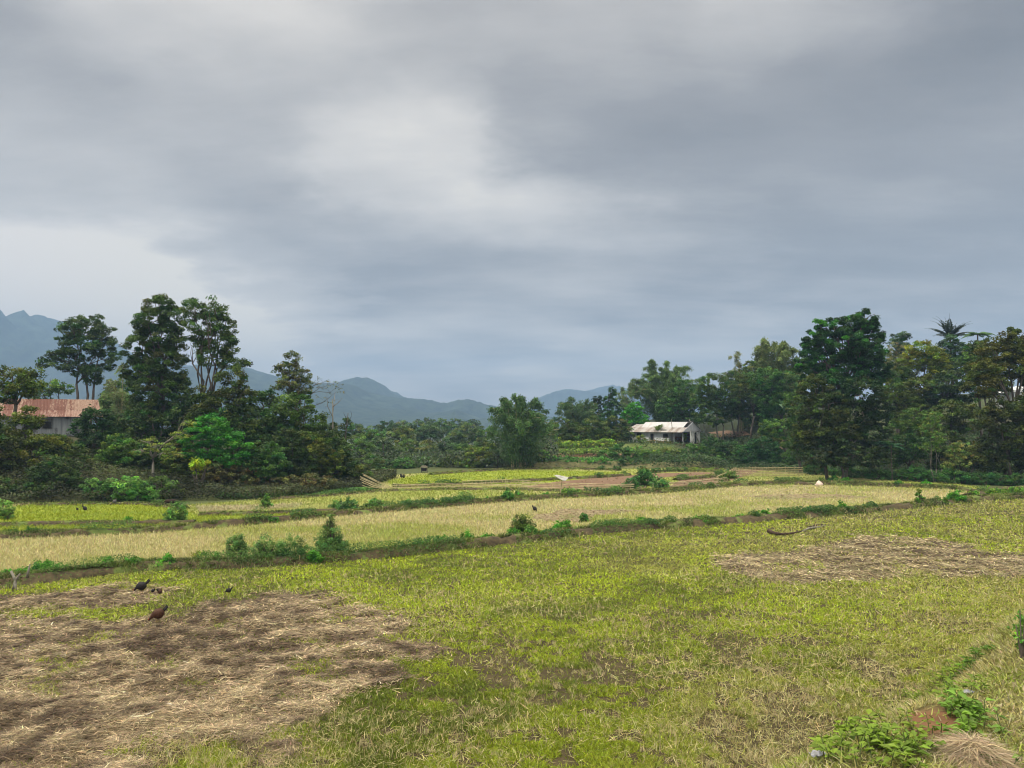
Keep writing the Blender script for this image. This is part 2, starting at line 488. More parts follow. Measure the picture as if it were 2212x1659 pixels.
# --- ground: one sheet to the horizon
t = np.linspace(-1, 1, 620)
gx = 2.2 * np.sinh(8.45 * t)
gy = -60 + np.cumsum(np.concatenate([[0], np.interp(np.arange(700), [0, 60, 110, 330, 430, 560, 699], [1.6, .5, .16, .16, .6, 3.5, 55])]))
X, Y = np.meshgrid(gx, gy)
Z = T(X, Y)
nv, nu = X.shape
V = np.stack([X, Y, Z], -1).reshape(-1, 3)
ii = (np.arange(nv - 1)[:, None] * nu + np.arange(nu - 1)[None]).ravel()
Fc = np.stack([ii, ii + 1, ii + nu + 1, ii + nu], 1)
xf, yf = V[:, 0], V[:, 1]
soil = np.tile(np.array([.055, .042, .020]), (len(V), 1))
st = instraw(xf, yf)
soil[st] = (.075, .052, .034)
bk = V[:, 2] > .35
soil[bk] = (.13, .12, .045)
yb1 = np.interp(xf, B1w[:, 0], B1w[:, 1])
far = (yf > yb1 + 1)
soil[far] = (.07, .085, .03)
hillm = far & (V[:, 2] > .25)
soil[hillm] = (.045, .045, .022)
soil[(yf > 108)] = (.05, .062, .025)
soil[(yf > 125) & (xf > 0)] = (.022, .03, .012)
yb_ = np.interp(xf, [-8, 3, 14, 34], [104, 97, 100, 93]); dd_ = yf - yb_
ter = (xf > 1) & (xf < 24) & (dd_ > -.5) & (dd_ < 28)
soil[ter] = (.10, .13, .035)
soil[ter & (dd_ > 6.5) & (dd_ < 9.5)] = (.16, .085, .05)
soil[ter & (dd_ < 2)] = (.12, .115, .05)
ground = raw_mesh('ground', V, Fc, m_attr('ground_soil', nscale=2.2, amt=.75), None, soil, True)
tag(ground, kind='structure')

def sheet(name, poly_w, z, mat, kind='structure'):
    bm = bmesh.new()
    vs = [bm.verts.new((float(p[0]), float(p[1]), z)) for p in poly_w]
    f = bm.faces.new(vs)
    if f.normal.z < 0: f.normal_flip()
    bmesh.ops.triangulate(bm, faces=[f])
    me = bpy.data.meshes.new(name); bm.to_mesh(me); bm.free()
    me.materials.append(mat)
    o = bpy.data.objects.new(name, me); C.objects.link(o)
    return tag(o, kind=kind)
Bpoly = np.vstack([B1w + [0, .0], B2w[::-1]])
M_ST = m_two('stubble_soil', (.15, .125, .06), (.32, .27, .14), 2.5, bump=.6, c3=(.16, .17, .05), s3=.25)
M_G = m_two('pale_meadow', (.19, .22, .035), (.27, .28, .07), 1.2, bump=.4, c3=(.31, .28, .11), s3=.12)
M_C = m_two('bright_rice', (.17, .215, .014), (.24, .275, .025), .7, bump=.3, c3=(.14, .19, .02), s3=.3)
M_F = m_two('ploughed_soil', (.11, .062, .036), (.20, .122, .075), 2.2, bump=1.0, c3=(.15, .095, .055), s3=.4)
FAR = [(2110,1062),(2130,1054),(2060,1045),(1900,1037),(1740,1024),(1600,1013),(1500,1012),(1300,1013),(1160,1014),(1060,1013),(960,1019),(830,1028),
       (800,1052),(700,1064),(560,1080),(400,1092),(250,1090),(50,1090),(-100,1094),(-400,1110)]
Gp = np.vstack([B2w[:-1], d2w(FAR)])
Cp = d2w([(-400,1125),(0,1098),(60,1092),(300,1091),(395,1101),(420,1112),(640,1108),(820,1100),(810,1104),(700,1114),(560,1128),(430,1137),(320,1147),(0,1159),(-400,1182)])
Sp = d2w([(420,1094),(560,1091),(660,1088),(640,1098),(430,1107)])
Ep = d2w([(850,1051),(832,1040),(900,1027),(1000,1019),(1150,1016),(1330,1020),(1400,1027),(1300,1034),(1130,1048),(1000,1046)])
Fp = d2w([(1120,1053),(1200,1041),(1290,1032),(1390,1024),(1500,1020),(1570,1021),(1500,1028),(1440,1031),(1405,1040),(1395,1056),(1300,1061)])
Fp2 = d2w([(1440,1055),(1470,1037),(1520,1033),(1570,1026),(1590,1017),(1510,1014),(1650,1014),(1630,1022),(1575,1040),(1540,1051)])
sheet('stubble_field', Bpoly, .006, M_ST)
sheet('meadow', Gp, .006, M_G)
sheet('rice_field', Cp, .011, M_C)
sheet('rice_field', Ep, .011, M_C)
sheet('stubble_field', Sp, .012, M_ST)
sheet('ploughed_field', Fp, .012, M_F)
sheet('ploughed_field', Fp2, .012, M_F)

# --- earth bunds
def ribbon(poly, w, h, seed=0, name='earth_bund', zoff=0):
    P = gp(*np.array(poly, float).T) if not isinstance(poly, np.ndarray) else poly
    seg = np.linalg.norm(np.diff(P, axis=0), axis=1); s = np.concatenate([[0], np.cumsum(seg)])
    n = int(s[-1] / .3); u = np.linspace(0, s[-1], n)
    x, y = np.interp(u, s, P[:, 0]), np.interp(u, s, P[:, 1])
    k = np.ones(9) / 9
    x[4:-4], y[4:-4] = np.convolve(x, k, 'same')[4:-4], np.convolve(y, k, 'same')[4:-4]
    tx, ty = np.gradient(x), np.gradient(y); L = np.hypot(tx, ty); nx, ny = -ty / L, tx / L
    wob = (fbm(u, u * 0, 3, seed, 3) - .5) * .5
    x, y = x + nx * wob, y + ny * wob
    prof = [(-.5, -.15), (-.42, .18), (-.3, .75), (-.12, 1.0), (.12, .98), (.3, .72), (.42, .2), (.5, -.15)]
    V = []
    for j, (a, b) in enumerate(prof):
        ww = w * a * (1 + .5 * (vn(u, u * 0 + j, .8, seed + 3) - .5)) ; hh = h * b * (1 + .7 * (vn(u, u * 0 + j * 3, .7, seed + 5) - .5))
        V.append(np.stack([x + nx * ww, y + ny * ww, hh + zoff + 0 * u], 1))
    V = np.stack(V, 1).reshape(-1, 3); K = len(prof)
    a = (np.arange(n - 1)[:, None] * K + np.arange(K - 1)[None]).ravel()
    Fc = np.stack([a, a + 1, a + K + 1, a + K], 1)
    o = raw_mesh(name, V, Fc, BUND, None, None, True); tag(o, kind='structure')
    return np.stack([x, y], 1), u
BN = []
BN.append((ribbon(B1, 1.15, .30, 1)[0], 1.15, .30))
BN.append((ribbon(B2, 1.0, .28, 2)[0], 1.0, .28))
for q, (pl, w, h) in enumerate([([(-300,1150),(0,1138),(120,1135),(300,1133),(420,1131)], .8, .2), ([(430,1114),(560,1112),(700,1106),(830,1100),(960,1094)], .7, .18),
        ([(560,1082),(700,1072),(850,1060),(1000,1058),(1130,1059),(1300,1066)], .8, .14), ([(850,1053),(1000,1048),(1140,1040),(1280,1033),(1360,1027)], .8, .22),
        ([(1190,1072),(1300,1067),(1430,1060),(1590,1045),(1700,1041),(1850,1043)], .8, .12), ([(1380,1024),(1450,1019),(1560,1019)], .8, .2), ([(1460,1038),(1530,1032),(1590,1022)], .9, .22),
        ([(930,1026),(1010,1020),(1110,1014),(1250,1014),(1340,1017)], .8, .2), ([(40,1092),(300,1090),(400,1100)], .6, .15),
        ([(2090,1078),(2130,1066),(2212,1062),(2400,1056)], 1.6, .4)]):
    BN.append((ribbon(pl, w, h, 10 + q)[0], w, h))

# ------------------------------------------------------------------ grass and straw
def tri_mesh(name, P, Hh, W, az, tilt, col, curve=.25):
    """thin bent blades, 2 quads tapering -> 5 verts"""
    n = len(P)
    d = np.stack([np.cos(az) * np.sin(tilt), np.sin(az) * np.sin(tilt), np.cos(tilt)], 1)
    sa = rng.uniform(0, np.pi, n)
    side = np.stack([np.cos(sa), np.sin(sa), 0 * sa], 1)
    side -= d * (side * d).sum(1)[:, None]; side /= np.linalg.norm(side, axis=1)[:, None] + 1e-6
    h = Hh[:, None]; w = W[:, None] * .5
    bend = np.stack([np.cos(az), np.sin(az), -.35 + 0 * az], 1) * h * curve
    mid = P + d * h * .55 + bend * .2
    tip = P + d * h + bend
    V = np.stack([P - side * w, P + side * w, mid + side * w * .8, mid - side * w * .8, tip], 1).reshape(-1, 3)
    b = np.arange(n) * 5
    loops = np.concatenate([np.stack([b, b + 1, b + 2, b + 3], 1), np.stack([b + 3, b + 2, b + 4], 1)], 1).ravel()
    me = bpy.data.meshes.new(name)
    me.vertices.add(n * 5); me.vertices.foreach_set('co', V.astype(np.float32).ravel())
    me.loops.add(n * 7); me.loops.foreach_set('vertex_index', loops.astype(np.int32))
    ls = np.stack([np.arange(n) * 7, np.arange(n) * 7 + 4], 1).ravel()
    me.polygons.add(n * 2); me.polygons.foreach_set('loop_start', ls.astype(np.int32))
    me.update(calc_edges=True)
    a = me.color_attributes.new('Col', 'FLOAT_COLOR', 'POINT')
    c = np.ones((n * 5, 4), np.float32); c[:, :3] = np.repeat(np.clip(col, 0, 1), 5, 0)
    a.data.foreach_set('color', c.ravel())
    me.materials.append(BLADE)
    o = bpy.data.objects.new(name, me); C.objects.link(o)
    return o
def scr(n, y0, y1, x0=-560, x1=2560, pw=1.0):
    n = int(n * 1.25)
    x = rng.uniform(x0, x1, n); y = y0 + (y1 - y0) * rng.random(n) ** pw
    P = gp(x, y); return P[:, 0], P[:, 1], x, y
def cmix(a, b, f): return np.array(a) * (1 - f[:, None]) + np.array(b) * f[:, None]
def jit(c, s=.2): return c * np.exp(rng.normal(size=(len(c), 1)) * s) * (1 + rng.normal(size=c.shape) * .06)
def below_b1(x, y): return y < np.interp(x, B1w[:, 0], B1w[:, 1]) - .45
def dist_f(y): return np.maximum(y, 4)

# near field: short green growth
def near_field(n, kind):
    x, y, px, py = scr(n, 1060, 1730)
    ok = below_b1(x, y) & (T(x, y) < 2.0)
    x, y, px, py = x[ok], y[ok], px[ok], py[ok]
    s = instraw(x, y)
    D = y
    patch = fbm(x, y, 2.6, 40, 4); fine = fbm(x, y, .7, 44, 2)
    if kind == 'grass':
        bare = ((fbm(x, y, .32, 60, 2) < .39) | (fbm(x, y, 1.4, 64, 3) < .36)) & (rng.random(len(x)) < .92 * np.clip((30 - y) / 12, .15, 1))
        keep = (~s | (rng.random(len(x)) < .05 + .4 * (fbm(x, y, 1.0, 50, 2) > .62))) & ~bare
        x, y, px, py, patch, fine = [q[keep] for q in (x, y, px, py, patch, fine)]
        D = y
        f = np.clip((patch - .42) * 3 + (fine - .5) * 1.5, 0, 1)
        col = cmix((.255, .315, .013), (.125, .165, .012), f) * (.86 + .42 * sm((y - 13) / 14))[:, None]
        dry = np.clip((fbm(x, y, 5, 70, 3) - .48) * 5 + np.clip((px - 1500) / 900, -.3, .6), 0, 1) * .5
        col = col * (1 - dry[:, None]) + np.array([.33, .31, .09]) * dry[:, None]
        Hh = rng.uniform(.03, .095, len(x)) * (1 + D / 60); W = np.maximum(.008, .0009 * D) * rng.uniform(.6, 1.3, len(x))
        tilt = rng.uniform(.2, 1.25, len(x))
        o = tri_mesh('grass', np.stack([x, y, T(x, y) - .01], 1), Hh, W, rng.uniform(0, 6.283, len(x)), tilt, jit(col, .28))
        tag(o, 'short bright green grass growing over the near harvested field', 'grass', kind='stuff')
    if kind == 'straw':
        pr = np.clip(.14 + (fbm(x, y, 3.5, 80, 3) - .45) * 1.8 + np.clip((px - 1300) / 1300, 0, .5), .04, 1)
        keep = ~s & (rng.random(len(x)) < pr)
        x, y, px, py = [q[keep] for q in (x, y, px, py)]; D = y
        col = cmix((.40, .35, .15), (.50, .43, .22), rng.random(len(x)))
        Hh = rng.uniform(.06, .20, len(x)) * (1 + D / 70); W = np.maximum(.0055, .0007 * D) * rng.uniform(.6, 1.2, len(x))
        tilt = rng.choice([0, 1], len(x), p=[.25, .75]) * rng.uniform(.9, 1.1, len(x)) + rng.uniform(.05, .45, len(x))
        o = tri_mesh('straw_stubble', np.stack([x, y, T(x, y) + .015], 1), Hh, W, rng.uniform(0, 6.283, len(x)), tilt, jit(col, .2), .1)
        tag(o, 'pale cut rice stalks scattered and standing in the near green field', 'straw', kind='stuff')
    if kind == 'mat':
        keep = s; x, y = x[keep], y[keep]; D = y
        tone = .42 * fbm(x, y, 2.2, 90, 4) + .58 * fbm(x, y, .38, 91, 3)
        col = cmix((.085, .056, .034), (.35, .27, .165), np.clip((tone - .36) * 4.2, 0, 1))
        right = np.clip((x - 6) / 4, 0, 1); col = col * (1 - right[:, None] * .5) + np.array([.42, .35, .19]) * right[:, None] * .5
        Hh = rng.uniform(.05, .17, len(x)) * (1 + D / 60); W = np.maximum(.0055, .0008 * D) * rng.uniform(.6, 1.2, len(x))
        lump = np.clip(fbm(x, y, .8, 95, 3) - .38, 0, 1) * .5
        o = tri_mesh('straw_mat', np.stack([x, y, T(x, y) + lump * rng.random(len(x)) ** .5], 1), Hh, W, rng.uniform(0, 6.283, len(x)), rng.uniform(1.25, 1.72, len(x)), jit(col, .5), .12)
        tag(o, 'brown threshed straw lying in broad patches on the near field', 'straw', kind='stuff')
def tufts(n, label):
    x, y, px, py = scr(n, 1080, 1730, pw=.8)
    ok = below_b1(x, y) & (T(x, y) < 1.6) & ~instraw(x, y)
    pr = np.clip((fbm(x, y, 2.2, 85, 3) - .42) * 4, .05, 1); ok &= rng.random(len(x)) < pr
    x, y = x[ok], y[ok]; k = 9
    tx, ty = np.repeat(x, k), np.repeat(y, k); tx = tx + rng.normal(size=len(tx)) * .025; ty = ty + rng.normal(size=len(ty)) * .025
    hh = np.repeat(rng.uniform(.07, .17, len(x)), k) * rng.uniform(.6, 1.2, len(tx)); la = np.repeat(rng.uniform(0, 6.283, len(x)), k) + rng.normal(size=len(tx)) * .8
    col = np.repeat(cmix((.50, .42, .24), (.36, .31, .14), rng.random(len(x))), k, 0)
    o = tri_mesh('stubble_tufts', np.stack([tx, ty, T(tx, ty) - .01], 1), hh, np.maximum(.006, .0007 * ty), la, np.abs(rng.normal(size=len(tx)) * .22) + np.repeat(rng.uniform(0, .5, len(x)), k), jit(col, .2), .08)
    tag(o, label, 'stubble', kind='stuff')
tufts(9000, 'pale tufts of cut rice stalks standing in the near green field')
near_field(950000, 'grass'); near_field(150000, 'straw'); near_field(850000, 'mat')

# stubble field beyond the first bund
x, y, px, py = scr(430000, 1040, 1270)
ok = pip(x, y, Bpoly); x, y, px, py = x[ok], y[ok], px[ok], py[ok]
sb = instrawB(x, y)
row = .5 + .5 * np.sin((x * .35 + y) * 2 * np.pi / .32)
g = np.clip((fbm(x, y, 5, 100, 3) - .46) * 4, 0, 1) * .9
col = cmix((.50, .435, .215), (.29, .33, .06), np.clip(g + (rng.random(len(x)) < .16) * .7, 0, 1))
col[sb] = np.array((.27, .19, .125))
Hh = rng.uniform(.09, .24, len(x)); W = np.maximum(.010, .0007 * y) * rng.uniform(.5, 1.2, len(x))
tl = rng.uniform(0, .9, len(x)); tl[sb] = rng.uniform(1.2, 1.6, sb.sum()); lay = rng.random(len(x)) < .3; tl[lay] = rng.uniform(.9, 1.6, lay.sum())
o = tri_mesh('rice_stubble', np.stack([x, y, 0 * x + .005], 1), Hh, W, rng.uniform(0, 6.283, len(x)), tl, jit(col, .22), .15)
tag(o, 'pale yellow cut rice stubble standing between the two long bunds', 'stubble', kind='stuff')

# far fields
x, y, px, py = scr(230000, 1010, 1190)
inG = pip(x, y, Gp); inC = pip(x, y, Cp) | pip(x, y, Ep); inF = pip(x, y, Fp) | pip(x, y, Fp2); inS = pip(x, y, Sp)
ok = inG & (~inF | (rng.random(len(x)) < .12)); x, y, inC, inF, inS = [q[ok] for q in (x, y, inC, inF, inS)]
col = cmix((.23, .265, .05), (.37, .345, .14), np.clip((fbm(x, y, 7, 110, 3) - .4) * 3, 0, 1))
col[inC] = cmix((.27, .31, .016), (.20, .25, .02), fbm(x, y, 3, 115, 2))[inC]; col[inF] = (.28, .18, .11); col[inS] = (.36, .32, .18)
Hh = rng.uniform(.08, .22, len(x)); W = np.maximum(.02, .0009 * y) * rng.uniform(.5, 1.2, len(x))
o = tri_mesh('rice_sprouts', np.stack([x, y, 0 * x + .01], 1), Hh, W, rng.uniform(0, 6.283, len(x)), rng.uniform(.1, .8, len(x)), jit(col, .15))
tag(o, 'fresh yellow-green growth over the far paddies and meadow', 'grass', kind='stuff')

# bund vegetation
Ps, cs, hs = [], [], []
for q, (line, w, h) in enumerate(BN):
    n = int(len(line) * (330 if q == 0 else 170 if q == 1 else 60))
    k = rng.integers(0, len(line) - 1, n); f = rng.random((n, 1))
    p = line[k] * (1 - f) + line[k + 1] * f
    tn = line[k + 1] - line[k]; tn /= np.linalg.norm(tn, axis=1)[:, None]
    off = rng.normal(size=n) * .27; off = np.abs(off) * np.where(rng.random(n) < .36, -1, 1)
    nn = np.stack([-tn[:, 1], tn[:, 0]], 1)
    p = p + nn * (off * w)[:, None]
    dens = fbm(p[:, 0], p[:, 1], 1.5, 130 + q, 2) + .12 * (off > 0)
    ok = dens > .40; p, off = p[ok], off[ok]
    z = h * np.clip(1 - (np.abs(off) / .5) ** 2, 0, 1) * .9
    c = cmix((.16, .20, .04), (.06, .09, .02), np.clip((fbm(p[:, 0], p[:, 1], .9, 140, 2) - .3) * 2, 0, 1))
    c[rng.random(len(p)) < .15] = (.28, .24, .12)
    Ps.append(np.stack([p[:, 0], p[:, 1], z], 1)); cs.append(c); hs.append(np.full(len(p), 1.0 if q < 2 else .8))
P, c, hh = np.concatenate(Ps), np.concatenate(cs), np.concatenate(hs)
o = tri_mesh('bund_grass', P, rng.uniform(.06, .2, len(P)) * hh * (.6 + 1.1 * fbm(P[:, 0], P[:, 1], 1.2, 146, 2)), np.maximum(.014, .0010 * P[:, 1]) * rng.uniform(.6, 1.3, len(P)), rng.uniform(0, 6.283, len(P)), rng.uniform(.1, 1.2, len(P)), jit(c, .25))
tag(o, 'rough grass and creepers growing along the earth bunds', 'grass', kind='stuff')

# creeping weeds along the bunds, ragged and uneven
Ps, cs = [], []
for q, (line, w, h) in enumerate(BN):
    n = int(len(line) * (170 if q == 0 else 110 if q == 1 else 45))
    k = rng.integers(0, len(line) - 1, n); f = rng.random((n, 1)); p = line[k] * (1 - f) + line[k + 1] * f
    tn = line[k + 1] - line[k]; tn /= np.linalg.norm(tn, axis=1)[:, None]; nn = np.stack([-tn[:, 1], tn[:, 0]], 1)
    off = rng.normal(size=n) * .28; p = p + nn * (off * w)[:, None]
    m1 = fbm(p[:, 0], p[:, 1], 2.6, 190 + q, 3)
    ok = m1 > (.53, .57)[q] if q < 2 else m1 > .66; p, off, m1 = p[ok], off[ok], m1[ok]
    hh_ = np.clip((m1 - .50) * 3.2, .05, .38) * rng.random(len(p)) ** .7
    z = h * np.clip(1 - (np.abs(off) / .5) ** 2, 0, 1) * .9 + hh_
    c = cmix((.035, .10, .016), (.09, .16, .025), np.clip((fbm(p[:, 0], p[:, 1], 1.1, 200, 2) - .3) * 2, 0, 1))
    Ps.append(np.stack([p[:, 0], p[:, 1], z], 1)); cs.append(c)
P, c = np.concatenate(Ps), np.concatenate(cs)
N = rnd_unit(len(P)) * .7 + [0, -.2, .8]; A, W = axes(N / np.linalg.norm(N, axis=1)[:, None], len(P))
V, Fc, Cc = leaf_mesh(P, A, W, np.maximum(.05, .0022 * P[:, 1]) * rng.uniform(.6, 1.3, len(P)), .6, jit(c, .28))
o = raw_mesh('creeping_weeds', V, Fc, LEAF, None, Cc); tag(o, 'low ragged green weeds creeping along the earth bunds', 'weeds', kind='stuff')

# roadside bank on the right
n = 900000
x = rng.uniform(1, 22, n); y = 3.0 + 27 * rng.random(n) ** 1.6; s = (y - x) * .7071
ok = (s < 5.9) & (s > .2) & (x < .78 * y + 1.5) & (rng.random(n) < np.clip(10 / y, 0, 1))
x, y, s = x[ok], y[ok], s[ok]
bareC = [(2015, 1532, .17), (2030, 1560, .22), (2040, 1590, .20), (1990, 1545, .10)]
z = T(x, y); bare = np.zeros(len(x), bool)
for (bx, by, br) in bareC:
    h_ = hit(bx, by); bare |= np.hypot(x - h_[0], y - h_[1]) < br * (.6 + .9 * fbm(x, y, .4, 150, 2))
ok = ~bare | (rng.random(len(x)) < .05); x, y, s, z = x[ok], y[ok], s[ok], z[ok]
col = cmix((.33, .30, .11), (.21, .25, .035), np.clip((fbm(x, y, 1.3, 160, 3) - .35) * 3, 0, 1))
dry = rng.random(len(x)) < .22; col[dry] = (.36, .30, .17)
Hh = rng.uniform(.03, .10, len(x)); W = rng.uniform(.005, .010, len(x)) * (1 + y / 20)
o = tri_mesh('bank_grass', np.stack([x, y, z - .003], 1), Hh, W, rng.uniform(0, 6.283, len(x)), rng.uniform(.2, 1.35, len(x)), jit(col, .22))
tag(o, 'short olive turf on the raised bank at the right', 'grass', kind='stuff')
# bare earth scars are darker red soil: real colour of the cut soil
me = ground.data; ca = me.color_attributes['Col']
arr = np.zeros(len(me.vertices) * 4, np.float32); ca.data.foreach_get('color', arr); arr = arr.reshape(-1, 4)
for (bx, by, br) in bareC:
    h_ = hit(bx, by); dd = np.hypot(X.ravel() - h_[0], Y.ravel() - h_[1]); arr[dd < br * 1.3, :3] = (.15, .078, .04)
ca.data.foreach_set('color', arr.ravel())

# leaf litter / undergrowth on the hill feet (low, uncountable)
def undergrowth(name, label, n, fn, leaf, col, h, hue=.15):
    x, y = fn(n)
    z = T(x, y)
    hgt = h * (.3 + 1.2 * fbm(x, y, 2.2, 170, 3)) * rng.random(len(x)) ** .6
    P = np.stack([x, y, z + hgt], 1)
    N = rnd_unit(len(x)) * .8 + [0, -.2, .7]; A, W = axes(N / np.linalg.norm(N, axis=1)[:, None], len(x))
    cc = np.array(col) * np.exp(((fbm(x, y, 1.7, 180, 3) - .5) * 2.4)[:, None]) * (1 + rng.normal(size=(len(x), 3)) * hue * .5)
    V, Fc, Cc = leaf_mesh(P, A, W, leaf * rng.uniform(.6, 1.3, len(x)), .5, jit(cc, .2))
    o = raw_mesh(name, V, Fc, LEAF, None, Cc)
    return tag(o, label, 'undergrowth', kind='stuff')
def left_fn(n):
    y = rng.uniform(50, 82, n); xb = np.interp(y, [49.5, 53, 55, 58, 66.6, 80, 100], [-90, -36, -26, -18, -13.5, -13, -16])
    x = xb - rng.random(n) ** 1.3 * 26; return x + 1, y
undergrowth('undergrowth', 'dark tangled undergrowth on the left bank below the trees', 90000, left_fn, .2, (.05, .06, .022), .8)
def right_fn(n):
    x = rng.uniform(-6, 75, n); yb = np.interp(x, [-8, 3, 14, 34, 37, 43, 46, 80], [104, 97, 100, 93, 80, 74, 71, 60])
    y = yb + rng.random(n) ** 1.2 * 38
    k = ~((x > 2) & (x < 18) & (y < 126) & (rng.random(n) < .85))
    k &= ~((x > 11) & (x < 34) & (y > 106) & (y < 124) & (rng.random(n) < .7))
    return x[k], y[k]
undergrowth('undergrowth', 'low green scrub covering the right hillside below the trees', 130000, right_fn, .26, (.05, .085, .028), .8)
def val_fn(n):
    y = rng.uniform(97, 320, n); return rng.uniform(-.30, .06, n) * y, y
undergrowth('undergrowth', 'grey-green scrub filling the valley floor beyond the far paddies', 90000, val_fn, .5, (.06, .085, .04), 2.0)

# ================================================================== TREES, LEFT HILL
DK, OL, MD, BR, BG = (.028, .042, .019), (.062, .072, .020), (.045, .075, .022), (.055, .15, .03), (.075, .06, .04)
tree('tall airy dark tree rising behind the rusty roofed house, seen with sky through its crown', 88, [(188,705,42,26),(150,715,30,28),(225,730,30,30),(175,750,45,28),(135,768,32,16),(105,785,24,12),(232,775,22,26),(165,795,28,18),(205,805,30,26)],
     col=(.034,.052,.026), base=183, trunk=.16, stems=3, fork=.45, dens=2.1, twig=3, clump=1.0, leaf=.3, loose=.2)
tree('tallest tree of the left hill, dense below and open at its top', 72, [(345,655,26,24),(325,690,36,28),(375,690,26,30),(345,730,52,30),(300,755,32,40),(365,780,44,42),(300,815,34,40),(345,850,62,50),(385,850,28,50),(310,890,36,30)],
     col=(.038,.055,.022), base=350, trunk=.2, dens=3.2, twig=2, clump=.85, leaf=.27)
tree('tall tree with bare dark stems and feathery top beside the tallest left tree', 70, [(418,668,26,24),(462,668,26,24),(438,700,40,26),(488,705,22,26),(470,735,40,26),(500,755,16,22),(430,745,24,20),(455,770,30,20),(495,790,22,24)],
     col=(.042,.062,.024), base=440, trunk=.17, stems=2, fork=.4, dens=2.0, twig=3, clump=.8, leaf=.26)
tree('dark olive tree at the right foot of the tall pair on the left hill', 68, [(500,835,30,40),(524,800,12,26),(480,880,45,40),(528,860,20,40),(440,880,30,45),(500,920,40,30)], col=(.042,.052,.019), base=495, trunk=.15, dens=2.3)
tree('slender brownish tree with thin twiggy crown right of the tall trees', 76, [(630,778,16,18),(618,800,24,20),(650,810,24,18),(625,830,28,20),(655,838,20,18),(640,860,24,18)],
     col=(.075,.075,.045), base=637, trunk=.13, dens=1.8, twig=4, clump=.7, leaf=.24)
tree('rounded green tree below the slender brownish one', 70, [(640,878,40,26),(605,905,40,32),(670,915,36,36),(640,945,52,34)], col=(.05,.08,.028), base=640)
tree('grey-green tree filling the gap between the tall trees and the slender brownish one', 73, [(565,875,30,28),(590,855,20,18),(555,910,38,34),(590,940,36,30)], col=(.045,.065,.032), base=572, dens=1.9, twig=2)
tree('bright green feathery tree in front of the left wood', 62, [(455,920,40,24),(425,945,34,24),(480,945,40,24),(505,965,34,22),(440,975,40,22),(490,990,38,20),(530,975,18,18)], name='feathery_tree', col=(.042,.13,.028), base=470, trunk=.12, cvar=.22, flat=.45, clump=.7, leaf=.22)
tree('thin yellow-green tree with pale crooked trunk standing on the left bank', 60, [(345,965,30,9),(320,952,20,8),(390,940,26,10),(300,975,20,8),(370,985,30,10),(405,915,18,8)], name='thin_tree', col=(.12,.135,.045), base=333, trunk=.11, fork=.42, bark=BARKPALE, dens=.8, twig=4, flat=.3, clump=.6, leaf=.2, loose=.3)
tree('blue-black rounded tree hiding the right end of the rusty roof', 66, [(207,905,34,26),(180,930,26,26),(232,930,26,28),(205,965,42,34),(170,990,26,28),(228,1000,34,34)], col=(.022,.042,.022), base=205, clump=.7)
tree('olive tree hanging over the left end of the rusty roof', 62, [(25,812,44,20),(62,812,26,18),(35,838,50,18),(70,845,20,14),(10,850,30,20)], col=(.058,.066,.018), base=30, trunk=.18, fork=.6, dens=2.0)
tree('yellow-olive tree half covering the rusty roof from in front', 60, [(62,895,28,16),(50,920,34,20),(30,950,44,26),(85,965,44,30),(20,1000,46,36),(75,1010,52,36)], col=(.07,.072,.018), base=55, trunk=.15)
tree('dark olive tree at the far left edge below the rusty house', 57, [(-20,960,50,50),(0,1020,50,36),(45,1042,48,26),(-60,900,50,60)], col=(.035,.04,.016), base=-5)
tree('pale green tree peeping over the left of the rusty roof', 92, [(108,832,26,16),(135,842,20,12),(90,850,26,16)], col=(.07,.105,.04), base=112, dens=1.8)
bamboo('pale green bamboo behind the right end of the rusty roof', 86, 205, 300, 838, col=(.085,.13,.05), n=26)
bamboo('thin yellowish bamboo arching left of the tallest tree', 80, 225, 300, 772, col=(.11,.13,.07), n=9, dens=.5)
